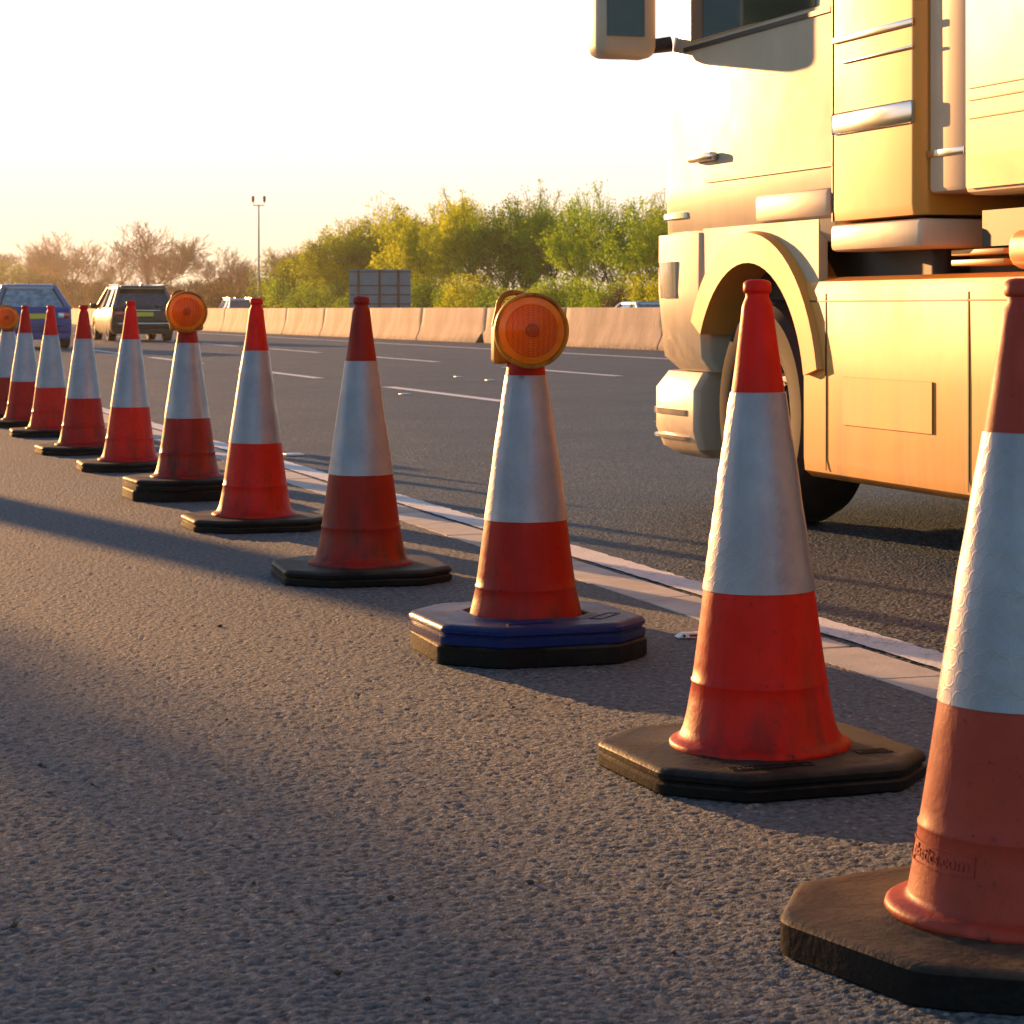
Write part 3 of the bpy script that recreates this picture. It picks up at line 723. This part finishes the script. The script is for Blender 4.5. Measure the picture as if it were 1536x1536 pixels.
# side air deflector behind the cab, gap panel, lower trim
b = bmesh.new(); loft(b, [(rrect(1.262, -1.47, -.782, .03, .05), 1.20), (rrect(1.268, -1.47, -.782, .03, .05), 1.24), (rrect(1.262, -1.47, -.782, .03, .05), 3.7)]); part('side_deflector', b, M['yellow'], LO, smooth=40)
b = bmesh.new(); box(b, -1.276, -1.266, -1.44, -.80, 1.86, 1.885, .003); box(b, -1.276, -1.266, -1.44, -.88, 1.78, 1.79, .002); box(b, -1.276, -1.266, -1.44, -.80, 1.52, 1.60, .01); part('deflector_strips_and_glint', b, M['chrome'], LO)  # the lowest, broad strip is an added bar standing for a sun glint
b = bmesh.new(); box(b, -1.285, -.9, -1.52, -.80, 1.085, 1.185, .02); part('sill_trim', b, M['peach'], LO)
b = bmesh.new(); box(b, -1.23, 1.23, -1.74, -1.475, 1.27, 3.75, .02); part('gap_fairing', b, M['peach'], LO)
b = bmesh.new(); box(b, -1.236, -1.228, -1.735, -1.475, 1.395, 1.42, .002); part('gap_strip', b, M['chrome'], LO)
# chassis
b = bmesh.new(); box(b, -.45, .45, -13.6, .9, .72, .98); box(b, -1.0, 1.0, -1.75, -1.35, .6, 1.15); box(b, -1.2, 1.2, -4.6, -1.8, 1.08, 1.2); part('chassis', b, M['black'], LO, smooth=None)
b = bmesh.new(); box(b, -1.22, -.7, -1.98, -1.62, 1.018, 1.038, .004); box(b, -1.22, -.7, -1.98, -1.62, 1.052, 1.072, .004); part('catwalk_step', b, M['yellow'], LO)
# skirt over tanks
def skirt(sd_):
    b = bmesh.new(); x = sd_*1.25; xi = sd_*1.0
    prof = [(sd_*1.215, .225), (sd_*1.245, .25), (x, .30), (x, .60), (sd_*1.252, .94), (sd_*1.24, .975), (sd_*1.20, .992), (xi, .992), (xi, .225)]
    A = [b.verts.new((p, -.50, z)) for p, z in prof]; B = [b.verts.new((p, -3.12, z)) for p, z in prof]
    for i in range(len(prof)): b.faces.new((A[i], A[(i+1) % len(prof)], B[(i+1) % len(prof)], B[i]))
    b.faces.new(A[::-1]); b.faces.new(B); sk = part('side_skirt', b, M['yellow'], LO, smooth=40)
    b = bmesh.new(); box(b, min(x*1.0006, x*1.0045), max(x*1.0006, x*1.0045), -1.55, -.85, .44, .62, .001, 1); part('hatch', b, M['yellow'], sk)
    b = bmesh.new()
    for yy in (-.70, -1.80, -2.45): box(b, min(x*1.0006, x*1.003), max(x*1.0006, x*1.003), yy-.004, yy+.004, .26, .93)
    box(b, min(x*1.0006, x*1.003), max(x*1.0006, x*1.003), -3.0, -.55, .898, .904); part('skirt_seam', b, M['dark_steel'], sk, smooth=None)
skirt(-1); skirt(1)
for sd_ in (-1, 1):
    b = bmesh.new(); x0, x1 = (-1.24, -.62) if sd_ < 0 else (.62, 1.24); arch(b, .56, .60, x0, x1, 15, 165, -3.75, .55); part('rear_mudguard', b, M['yellow'], LO)
    b = bmesh.new(); x0, x1 = (-1.235, -.75) if sd_ < 0 else (.75, 1.235); box(b, x0, x1, -2.55, -2.0, 1.0, 1.13, .05, 4); part('tank_cover', b, M['yellow'], LO)
    b = bmesh.new(); x0, x1 = (-1.245, -1.20) if sd_ < 0 else (1.20, 1.245); box(b, x0, x1, -9.4, -5.0, .35, 1.10, .02); part('trailer_skirt', b, M['peach'], LO)
# trailer box
b = bmesh.new(); box(b, -1.275, 1.275, -14.2, -1.80, 1.25, 4.0, .03, 2); tb = part('trailer_box', b, M['peach'], LO)
b = bmesh.new(); box(b, -1.279, -1.2765, -14.1, -1.84, 1.27, 1.38); part('bottom_rail', b, M['yellow'], tb, smooth=None)
b = bmesh.new()
for k in range(12): box(b, -1.2792, -1.2765, -14.0 + k*1.0, -13.992 + k*1.0, 1.40, 3.9)
box(b, -1.2792, -1.2765, -14.1, -1.84, 1.560, 1.566); box(b, -1.2792, -1.2765, -14.1, -1.84, 1.50, 1.506); box(b, -1.2792, -1.2765, -14.1, -1.84, 1.60, 1.604); part('panel_seam', b, M['dark_steel'], tb, smooth=None)
# mirrors
mi = empty('wing_mirror', (0, 0, 0), parent=LO)
b = bmesh.new(); box(b, -1.60, -1.32, .86, 1.04, 1.98, 2.34, .05, 4); box(b, -1.62, -1.31, .84, 1.06, 2.37, 2.95, .05, 4); part('mirror_housing', b, M['cream'], mi)
b = bmesh.new(); box(b, -1.565, -1.39, .852, .858, 2.07, 2.31); box(b, -1.59, -1.34, .832, .838, 2.41, 2.90); part('mirror_glass', b, M['glass'], mi, smooth=None)
b = bmesh.new(); tube(b, (-1.24, .92, 2.05), (-1.44, .95, 2.02), .035, .03, 10); part('mirror_arm', b, M['black'], mi); b = bmesh.new(); tube(b, (-1.22, .92, 2.98), (-1.45, .95, 2.93), .03, .03, 10); part('mirror_arm', b, M['black'], mi)

# ------------------------------------------------------------------ cars
def behind(x, y, L, rz):
    X, D = wpos(x, y); return (X - math.sin(rz)*L/2, D + math.cos(rz)*L/2, 0)
def car(loc, rz, W, L, H, paint_m, kind, label, group=None):
    t = empty('car', loc, rz, label, 'car', group)
    roof_m = {'car_paint_blue': M['blue_roof_glint'], 'car_paint_black': M['black_roof_glint']}.get(paint_m.name, paint_m)
    hw = W/2
    belt = .60*H if kind == 'estate' else .62*H
    zb = .20 if H > 1.3 else .14
    # lower body, lofted along the length (y back -> front)
    def ring(y, w_, z0, z1, rt):
        return [(-w_*.90, y, z0), (-w_*.985, y, z0+.10), (-w_, y, z0+(z1-z0)*.55), (-w_*.985, y, z1-rt), (-w_*.93, y, z1), (w_*.93, y, z1), (w_*.985, y, z1-rt), (w_, y, z0+(z1-z0)*.55), (w_*.985, y, z0+.10), (w_*.90, y, z0)]
    hd = belt
    if kind == 'saloon':
        secs = [(-L/2, .86, zb+.16, hd*.80), (-L/2+.04, .93, zb+.04, hd*.92), (-L/2+.14, .97, zb, hd*1.02), (-L/2+.5, .99, zb, hd*1.05), (-L*.18, 1, zb, hd), (L*.12, 1, zb, hd), (L*.24, .99, zb, hd*.96), (L/2-.35, .95, zb, hd*.84), (L/2-.08, .86, zb+.04, hd*.70), (L/2, .74, zb+.12, hd*.55)]
    else:
        secs = [(-L/2, .88, zb+.18, hd*.86), (-L/2+.04, .95, zb+.05, hd*.96), (-L/2+.12, .98, zb, hd), (-L/2+.5, 1, zb, hd*1.0), (-L*.18, 1, zb, hd), (L*.12, 1, zb, hd), (L*.24, .99, zb, hd*.97), (L/2-.35, .95, zb, hd*.88), (L/2-.08, .87, zb+.04, hd*.74), (L/2, .76, zb+.12, hd*.58)]
    b = bmesh.new(); rings = [[b.verts.new(p) for p in ring(y, hw*wf, z0, z1, .07)] for y, wf, z0, z1 in secs]
    for A, B in zip(rings, rings[1:]):
        for i in range(10): b.faces.new((A[i], A[(i+1) % 10], B[(i+1) % 10], B[i]))
    b.faces.new(rings[0]); b.faces.new(rings[-1][::-1]); body = part('body', b, paint_m, t, smooth=50)
    tw = .28 if kind == 'saloon' else .24
    # greenhouse: glass volume + roof and pillars
    yb0 = -L/2 + (.30 if kind == 'saloon' else .06); yb1 = -L/2 + (1.0 if kind == 'saloon' else .48)
    yf0 = L*.26; yf1 = L*.06
    def gh(inset, z, f): return [(-hw*(.93-tw*f)+inset, yb0+(yb1-yb0)*f+inset, z), (hw*(.93-tw*f)-inset, yb0+(yb1-yb0)*f+inset, z), (hw*(.93-tw*f)-inset, yf0+(yf1-yf0)*f-inset, z), (-hw*(.93-tw*f)+inset, yf0+(yf1-yf0)*f-inset, z)]
    b = bmesh.new(); zr = H-.05; A = [b.verts.new(p) for p in gh(.02, hd-.03, 0)]; B = [b.verts.new(p) for p in gh(.02, zr, 1)]
    for i in range(4): b.faces.new((A[i], A[(i+1) % 4], B[(i+1) % 4], B[i]))
    b.faces.new(A[::-1]); b.faces.new(B); part('glasshouse', b, M['glass'], t, smooth=None)
    pm = roof_m if kind == 'saloon' else paint_m
    b = bmesh.new(); P0 = gh(0, hd-.02, 0); P1 = gh(0, zr, 1)
    for a_, c_ in zip(P0, P1): tube(b, a_, c_, .055, .05, 8)
    for sd_ in (-1, 1):                                                    # centre pillar
        x0 = sd_*hw*.93; x1 = sd_*hw*(.93-tw); tube(b, (x0, -.1, hd-.02), (x1, -.15, zr), .04, .04, 6)
        if kind != 'saloon': tube(b, (x0, -L*.30, hd-.02), (x1, -L*.27, zr), .06, .05, 6)
    ro = [rrect(hw*(.94-tw), yb1-.03, yf1+.04, .18, .12, 4), rrect(hw*(.97-tw), yb1-.08, yf1+.08, .2, .14, 4)]
    loft(b, [(ro[1], zr-.05), (ro[1], zr-.01), (ro[0], H-.02), ([(x*.85, y*.93) for x, y in ro[0]], H)]); rf = part('roof', b, roof_m, t, smooth=50)
    if kind == 'estate':
        b = bmesh.new()
        for sd_ in (-1, 1): tube(b, (sd_*hw*.70, yb1, H+.02), (sd_*hw*.70, yf1-.1, H+.02), .018, .018, 6)
        part('roof_rail', b, M['chrome'], rf)
        b = bmesh.new(); loft(b, [(rrect(.03, yb1+.02, yb1+.22, .02, .02, 3), H-.01), (rrect(.01, yb1+.02, yb1+.10, .005, .005, 3), H+.07)]); part('roof_aerial', b, paint_m, rf)
        b = bmesh.new(); box(b, -hw*.68, hw*.68, yb1-.20, yb1+.02, zr-.02, zr+.025, .012); part('rear_spoiler', b, paint_m, t)
    else:
        b = bmesh.new(); tube(b, (0, yb1+.1, H-.01), (0, yb1-.05, H+.10), .007, .004, 5); part('roof_aerial', b, M['black'], rf)
    # rear screen
    f0, f1 = (.10, .90)
    def rp(sx, f, k): g0 = gh(0, 0, f); x = sx*(hw*(.93-tw*f)-.10); y = yb0+(yb1-yb0)*f-.006-k; z = hd-.02+(zr-hd+.02)*f; return (x, y, z)
    b = bmesh.new(); v = [b.verts.new(rp(s_, f, 0)) for s_, f in ((-1, f0), (1, f0), (1, f1), (-1, f1))]; w_ = [b.verts.new(rp(s_, f, -.03)) for s_, f in ((-1, f0), (1, f0), (1, f1), (-1, f1))]
    b.faces.new(v); b.faces.new(w_[::-1])
    for i in range(4): b.faces.new((v[i], w_[i], w_[(i+1) % 4], v[(i+1) % 4]))
    part('rear_window', b, M['glass_pale'] if kind == 'saloon' else M['glass'], t, smooth=None)
    yb = -L/2
    for sd_ in (-1, 1):
        b = bmesh.new(); x0, x1 = sorted((sd_*hw*.90, sd_*hw*.62)); box(b, x0, x1, yb-.02, yb+.16, hd*.74, hd*.90, .03, 2); tl = part('tail_light', b, M['tail_red'], t)
        if kind == 'saloon':
            b = bmesh.new(); x0, x1 = sorted((sd_*hw*.76, sd_*hw*.60)); box(b, x0, x1, yb-.026, yb+.1, hd*.75, hd*.89, .02, 2); part('reversing_lens', b, M['tail_clear'], tl)
        b = bmesh.new(); x0, x1 = sorted((sd_*hw*.72, sd_*hw*.5)); box(b, x0, x1, L/2-.22, L/2-.02, hd*.55, hd*.68, .03, 2); part('headlight', b, M['headlamp'], t)
        b = bmesh.new(); x0, x1 = sorted((sd_*(hw-.02), sd_*(hw+.17))); box(b, x0, x1, L*.17, L*.17+.10, hd-.02, hd+.12, .03, 3); part('wing_mirror', b, paint_m, t)
    b = bmesh.new(); box(b, -hw*.93, hw*.93, yb-.045, yb+.25, zb+.16, zb+.34, .04, 3); box(b, -hw*.90, hw*.90, yb+.0, yb+.25, zb+.0, zb+.15, .03, 2)
    bp_ = part('rear_bumper', b, paint_m if kind == 'saloon' else M['black'], t)
    b = bmesh.new(); box(b, -hw*.80, hw*.80, yb-.052, yb-.03, zb+.27, zb+.30, .004); part('bumper_strip', b, M['chrome'] if kind == 'estate' else M['black'], bp_)
    b = bmesh.new(); box(b, -.26, .26, yb-.018, yb+.02, hd*.74, hd*.74+.115, .004, 1); pl = part('number_plate', b, M['plate'], t)
    b = bmesh.new(); box(b, -.258, -.205, yb-.0205, yb-.0182, hd*.74+.005, hd*.74+.11); part('plate_band', b, M['plate_blue'], pl, smooth=None)
    b = bmesh.new(); tube(b, (-hw*.45, yb-.05, zb+.06), (-hw*.45, yb+.2, zb+.06), .035, .035, 10); part('exhaust', b, M['chrome'], t)
    if kind == 'estate':
        b = bmesh.new(); box(b, -hw*.5, hw*.5, yb-.024, yb+.03, hd*.90, hd*.93, .004); part('tailgate_trim', b, M['chrome'], t)
    # wheels
    rw = .315 if H > 1.3 else .30
    for sd_ in (-1, 1):
        for yy in (-L*.31, L*.31):
            W_ = empty('wheel', (0, yy, rw), 0, parent=t); xo = sd_*(hw-.01); xi = sd_*(hw-.22)
            b = bmesh.new(); lathe(b, [(rw*.66, xo), (rw*.92, xo+sd_*.005), (rw, xo-sd_*.03), (rw, xi), (rw*.6, xi)], 28, 'X'); part('tyre', b, M['tyre'], W_)
            b = bmesh.new(); lathe(b, [(rw*.68, xo+sd_*.004), (rw*.60, xo-sd_*.03), (rw*.2, xo-sd_*.01), (.001, xo-sd_*.01)], 20, 'X'); part('rim', b, M['alloy'], W_)
            b = bmesh.new(); arch(b, rw*1.03, rw*1.22, min(xo+sd_*.004, xo-sd_*.1), max(xo+sd_*.004, xo-sd_*.1), 0, 180, yy, rw, 12); part('wheel_arch', b, M['black'], t)
    return t
car(behind(51, 523, 4.3, TH), TH, 1.74, 4.3, 1.44, M['blue'], 'saloon', 'blue saloon car driving away behind the farthest cones, at the left edge')
car(behind(216, 512, 4.5, TH), TH, 1.76, 4.5, 1.53, M['carblack'], 'estate', 'black estate car with yellow number plate driving away in the middle lane')
car((*((360-768)/FPX*131, 131), -.02), TH+PI, 1.76, 4.2, 1.50, M['carwhite'], 'estate', 'white hatchback passing behind the concrete wall below the twin-armed mast')
car((*((975-768)/FPX*79, 79), -.05), TH+PI, 1.80, 4.3, 1.19, M['carsilver'], 'saloon', 'silver low car whose roof shows over the concrete wall beside the lorry front')

# ------------------------------------------------------------------ mast and sign
X = (388-768)/FPX*161; H = .87 + (464-308)/FPX*161
ms = empty('camera_mast', (X, 161, 0), R(0), 'tall slender mast with two upright arms above the green trees', 'mast')
b = bmesh.new(); tube(b, (0, 0, -.1), (0, 0, H), .11, .06, 10); part('pole', b, M['steel'], ms)
b = bmesh.new(); tube(b, (-.38, 0, H), (.38, 0, H), .035, .035, 6); tube(b, (-.36, 0, H), (-.38, 0, H+.5), .03, .03, 6); tube(b, (.36, 0, H), (.38, 0, H+.5), .03, .03, 6); part('bracket', b, M['steel'], ms)
for sx in (-.39, .39):
    b = bmesh.new(); tube(b, (sx, 0, H+.22), (sx, 0, H+.60), .085, .105, 10); tube(b, (sx, 0, H+.60), (sx, 0, H+.64), .105, .06, 10); part('camera_head', b, M['black'], ms)
ds = 112; X0 = (524-768)/FPX*ds; X1 = (616-768)/FPX*ds; zt = .87 + (464-404)/FPX*ds
sg = empty('road_sign', ((X0+X1)/2, ds, 0), 0, 'large road sign seen from behind, grey with dark posts, in front of the trees', 'road sign')
hw = (X1-X0)/2
b = bmesh.new(); box(b, -hw, hw, .07, .09, .5, zt, .004, 1); part('sign_panel', b, M['sign_grey'], sg)
for sx in (-hw*.70, -.02, hw*.60):
    b = bmesh.new(); box(b, sx-.06, sx+.06, -.05, .035, -.1, zt-.03); part('post', b, M['dark_steel'], sg, smooth=None)
for zz in (zt-.12, zt-.78, zt-1.22, zt-1.66, zt-2.0):
    b = bmesh.new(); box(b, -hw*.99, hw*.99, .037, .068, zz-.03, zz+.03); part('rail', b, M['dark_steel'], sg, smooth=None)

# ------------------------------------------------------------------ trees
class Soup:
    def __init__(s): s.v = []; s.f = []
    def tube(s, p0, p1, r0, r1, n):
        d = (p1-p0)
        if d.length < 1e-5: return
        d = d.normalized(); a = d.orthogonal().normalized(); b = d.cross(a); k = len(s.v)
        for p, rr in ((p0, r0), (p1, r1)):
            for i in range(n):
                t = 2*PI*i/n; s.v.append(p + rr*(math.cos(t)*a + math.sin(t)*b))
        for i in range(n): s.f.append((k+i, k+(i+1) % n, k+n+(i+1) % n, k+n+i))
    def leaf(s, p, sz, r):
        a = Vector((r.gauss(0, 1), r.gauss(0, 1), r.gauss(0, 1))).normalized(); b = a.orthogonal().normalized()*sz*r.uniform(.5, .8); c = a.cross(b).normalized()*sz
        k = len(s.v); s.v += [p-b*.3-c*.5, p+b*.6, p+c*.6, p-b*.6]; s.f.append((k, k+1, k+2, k+3))
    def mesh(s, name):
        me = bpy.data.meshes.new(name); me.from_pydata([tuple(p) for p in s.v], [], s.f); me.update(); return me
def rand_dir(r, d, ang):
    a = d.orthogonal().normalized(); b = d.cross(a); t = r.uniform(0, 2*PI)
    return (d*math.cos(ang) + (a*math.cos(t)+b*math.sin(t))*math.sin(ang)).normalized()
def make_tree(seed, H, Wd, stems, levels, kids, leafn, leafs, twig_r, up=.25, low=.06, droop=0):
    r = random.Random(seed); tr = Soup(); cr = Soup(); tips = []
    def grow(p, d, L, rad, lv, target):
        n = 3
        for i in range(n):
            d = (rand_dir(r, d, r.uniform(.02, .22)) + Vector((0, 0, up*.25))).normalized(); q = p + d*L/n
            r1 = max(twig_r, rad*(1-.3/n*1.0*(i+1)/1))
            target.tube(p, q, max(twig_r, rad), r1, 6 if lv == 0 else 4 if lv < 3 else 3); p = q; rad = r1
            if lv > 0 and lv < levels and i < n-1:
                for _ in range(kids//3 if kids > 3 else 1):
                    grow(p, rand_dir(r, d, r.uniform(.5, 1.0)), L*r.uniform(.5, .72), rad*.55, lv+1, cr if lv >= 2 else target)
        if lv >= levels-1: tips.append((p, d))
        if lv < levels:
            for _ in range(kids if lv > 0 else kids+1):
                grow(p, rand_dir(r, d, r.uniform(.25, .75)), L*r.uniform(.6, .82), rad*.62, lv+1, target if lv < 2 else cr)
    for k in range(stems):
        a = 2*PI*k/stems + r.uniform(-.4, .4); sp = .05 if stems == 1 else .35
        d = Vector((math.cos(a)*sp, math.sin(a)*sp, 1)).normalized()
        grow(Vector((math.cos(a)*.2*(stems > 1), math.sin(a)*.2*(stems > 1), -.1)), d, H*.26, H*.022/math.sqrt(stems)*1.2, 0, tr)
    # fit to the wanted size
    zs = max(p.z for p, d in tips); ws = sorted(math.hypot(p.x, p.y) for p, d in tips)[int(len(tips)*.93)]
    sx = Wd/2/ws; sz = H/zs
    for S in (tr, cr): S.v = [Vector((v.x*sx, v.y*sx, v.z*sz)) for v in S.v]
    tips = [(Vector((p.x*sx, p.y*sx, p.z*sz)), d) for p, d in tips]
    if leafn:
        for p, d in tips:
            if r.random() < .10 or math.sin(p.x*2.1+seed)*math.sin(p.y*1.9+seed)*math.sin(p.z*1.7) > .42: continue
            k = int(leafn*r.uniform(.4, 1.6)); sp = leafs*r.uniform(1.0, 2.0)
            for _ in range(k):
                q = p + Vector((r.gauss(0, sp), r.gauss(0, sp), r.gauss(0, sp*.8)-droop*r.random()))
                if q.z > .05: cr.leaf(q, leafs*r.uniform(.7, 1.3), r)
        nl = int(len(tips)*leafn*low*4)
        for _ in range(nl):                                     # foliage down to the ground
            a = r.uniform(0, 2*PI); h = r.uniform(.1, .55)*H; rr = Wd/2*math.sqrt(r.random())*(.75+.35*math.sin(3*a+seed)) 
            cr.leaf(Vector((rr*math.cos(a), rr*math.sin(a), h)), leafs*r.uniform(.8, 1.4), r)
    return tr.mesh('trunk'), cr.mesh('crown')
def make_bush(seed, H, Wd, n, leafs):
    r = random.Random(seed); tr = Soup(); cr = Soup()
    lob = [(Vector((r.uniform(-.36, .36)*Wd, r.uniform(-.3, .3)*Wd, H*r.uniform(.3, .72))), r.uniform(.18, .30)*Wd) for _ in range(9)]
    for c, rad in lob:
        p0 = Vector((c.x*.3, c.y*.3, -.05)); tr.tube(p0, c*.6 + p0*.4, .05, .03, 5); tr.tube(c*.6 + p0*.4, c, .03, .012, 4)
        for _ in range(8): tr.tube(c, c + rand_dir(r, Vector((0, 0, 1)), r.uniform(0, 1.3))*rad*1.15, .014, .006, 3)
    for _ in range(n):
        c, rad = r.choice(lob); d = rand_dir(r, Vector((0, 0, 1)), math.acos(r.uniform(-.7, 1))); q = c + d*rad*(r.random()**.4)*r.uniform(.8, 1.25)
        if q.z < .05: q.z = r.uniform(.05, .8)
        if q.z > H: q.z = H - r.random()*.2
        cr.leaf(q, leafs*r.uniform(.7, 1.3), r)
    return tr.mesh('stems'), cr.mesh('foliage')
greens = [make_tree(31+k, 8, 7.5, 4, 4, 3, 10, .122, .012, up=.08, low=.06) for k in range(4)]
airy = [make_tree(51+k, 8, 7.5, 2, 4, 3, 8, .11, .014, up=.1, low=.0) for k in range(2)]
bares = [make_tree(171+k, 9, 9.5, 1, 5, 3, 0, .1, .0095, up=.75) for k in range(3)]
brown = [make_tree(81+k, 8, 8, 3, 4, 3, 4, .10, .016, low=.10) for k in range(2)]
bushes = [make_bush(91+k, 3, 4.5, 5200, .11) for k in range(3)]
def plant(kind, variants, x, top, wpx, d, mat_t, mat_c, label, group, baseH, baseW, names=('trunk', 'crown'), nm='tree'):
    X = (x-768)/FPX*d; Hh = .92 + (464-top)/FPX*d; Ww = wpx/FPX*d
    tm, cm = RNG.choice(variants)
    t = empty(nm, (X, d, -.05), RNG.uniform(0, 6.28), label, kind, group); t.scale = (Ww/baseW, Ww/baseW, Hh/baseH)
    for n_, m_, mt in zip(names, (tm, cm), (mat_t, mat_c)):
        o = link(n_, m_, None, t)
        if not m_.materials: m_.materials.append(mt)
        o.material_slots[0].link = 'OBJECT'; o.material_slots[0].material = mt
    return t
def dist(x, o): return o/(NX*(x-768)/FPX + NY)
GT = 'leafy spring trees behind the far carriageway'
for x, top, wp, off, var, mc in (
    (436, 408, 90, 35, 0, 'leaf2'), (470, 372, 120, 36, 0, 'leaf'), (505, 345, 120, 40, 1, 'leaf'), (525, 322, 120, 35, 0, 'leaf'), (570, 324, 130, 37, 0, 'leaf'), (612, 290, 110, 40, 0, 'leaf'),
    (655, 298, 130, 35, 0, 'leaf'), (690, 280, 130, 39, 1, 'leaf'), (735, 284, 140, 36, 1, 'leaf'), (782, 292, 130, 37, 0, 'leaf2'), (815, 286, 130, 42, 1, 'leaf'), (845, 268, 120, 38, 1, 'leaf2'),
    (885, 290, 130, 36, 1, 'leaf2'), (925, 272, 150, 38, 1, 'leaf2'), (965, 290, 120, 42, 1, 'leaf'), (1005, 282, 140, 37, 1, 'leaf2'), (1050, 285, 150, 38, 0, 'leaf'), (1120, 280, 170, 38, 0, 'leaf2'), (1200, 290, 170, 38, 1, 'leaf')):
    plant('tree', airy if var else greens, x, top, wp*1.28, dist(x, off), M['bark'], M[mc], 'bushy tree in fresh yellow-green leaf behind the concrete wall', GT, 8, 7.5)
k = 0
for x in list(range(405, 1060, 34)):
    plant('bush', bushes, x+RNG.uniform(-8, 8), RNG.uniform(408, 436), RNG.uniform(80, 125), dist(x, 33.5), M['bark'], M[RNG.choice(('leaf', 'leaf2', 'leaf2'))] if x not in (949,) else M['leaf_brown'],
          'low green bush at the foot of the leafy trees', 'low bushes along the far verge', 3, 4.5, ('stems', 'foliage'), 'bush')
GB = 'bare winter trees in the hazy distance'
for x, top, wp, off in ((-30, 372, 120, 38), (60, 372, 90, 42), (105, 350, 110, 37), (150, 376, 90, 42), (215, 338, 150, 37), (258, 366, 90, 42), (325, 374, 85, 37), (360, 396, 70, 42), (412, 374, 90, 40), (440, 372, 70, 38)):
    plant('tree', bares, x, top-6, wp*1.25, dist(x, off), M['twig'], M['twig'], 'bare tawny tree with fine twigs glowing in the low sun at the far left', GB, 9, 9.5)
for x, top, wp, off in ((20, 388, 140, 35), (-40, 398, 120, 36), (85, 410, 110, 35), (140, 414, 110, 35), (190, 418, 100, 35), (245, 418, 100, 35), (295, 414, 90, 35), (345, 410, 90, 36), (385, 412, 80, 36)):
    plant('tree', brown, x, top, wp, dist(x, off), M['bark'], M['leaf' if x in (20,) else 'leaf_brown'], 'small brown budding tree in the distant hedge at the left', 'brown budding trees of the distant hedge', 8, 8)
for x in range(-50, 405, 30):
    plant('bush', bushes, x, RNG.uniform(418, 436), RNG.uniform(60, 85), dist(x, 33.2), M['bark'], M['leaf_brown'], 'low brown hedge bush behind the concrete wall at the left', 'brown hedge bushes at the left', 3, 4.5, ('stems', 'foliage'), 'bush')

# ------------------------------------------------------------------ unseen trees and a board, added left of view to shade the hard shoulder
for o_, s_, h_, w_, lab in ((-9.5, 37.2, 10.0, 5.4, 'unseen bushy tree added for shade'), (-12.0, 33.0, 8.0, 6, 'second added unseen tree, set back')):
    p = road(o_, s_, -.05); tm, cm = RNG.choice(greens)
    t = empty('tree', p, RNG.uniform(0, 6), lab + ' on the grass verge left of the hard shoulder', 'tree', 'added unseen trees of the near verge'); t.scale = (w_/7.5, w_/7.5, h_/8)
    for n_, m_, mt in zip(('trunk', 'crown'), (tm, cm), ('bark', 'leaf2')):
        q = link(n_, m_, None, t); q.material_slots[0].link = 'OBJECT'; q.material_slots[0].material = M[mt]
vs = empty('road_sign', road(-3.0, 27.2), TH, 'unseen slim board on a post, added on the verge to shade the hard shoulder', 'road sign')  # no real sign: unseen board added to cast a shadow band
b = bmesh.new(); box(b, -.23, .23, -.01, .01, 1.75, 4.0, .004, 1); part('sign_panel', b, M['sign_grey'], vs)
b = bmesh.new(); tube(b, (0, .05, -.1), (0, .05, 3.9), .04, .04, 12); part('post', b, M['steel'], vs)
# ------------------------------------------------------------------ evening haze
hz_m = bpy.data.materials.new('evening_haze'); hz_m.use_nodes = True; hn = hz_m.node_tree.nodes
hn.remove(hn['Principled BSDF']); pv = hn.new('ShaderNodeVolumePrincipled'); pv.inputs['Color'].default_value = (1, .97, .92, 1); pv.inputs['Density'].default_value = HAZE; pv.inputs['Anisotropy'].default_value = .55
hz_m.node_tree.links.new(pv.outputs[0], hn['Material Output'].inputs['Volume'])
b = bmesh.new(); box(b, -300, 300, -150, 660, -1.2, 22); hzo = part('haze', b, hz_m, None, (0, 0, 0), (0, 0, 0), smooth=None); props(hzo, kind='stuff')
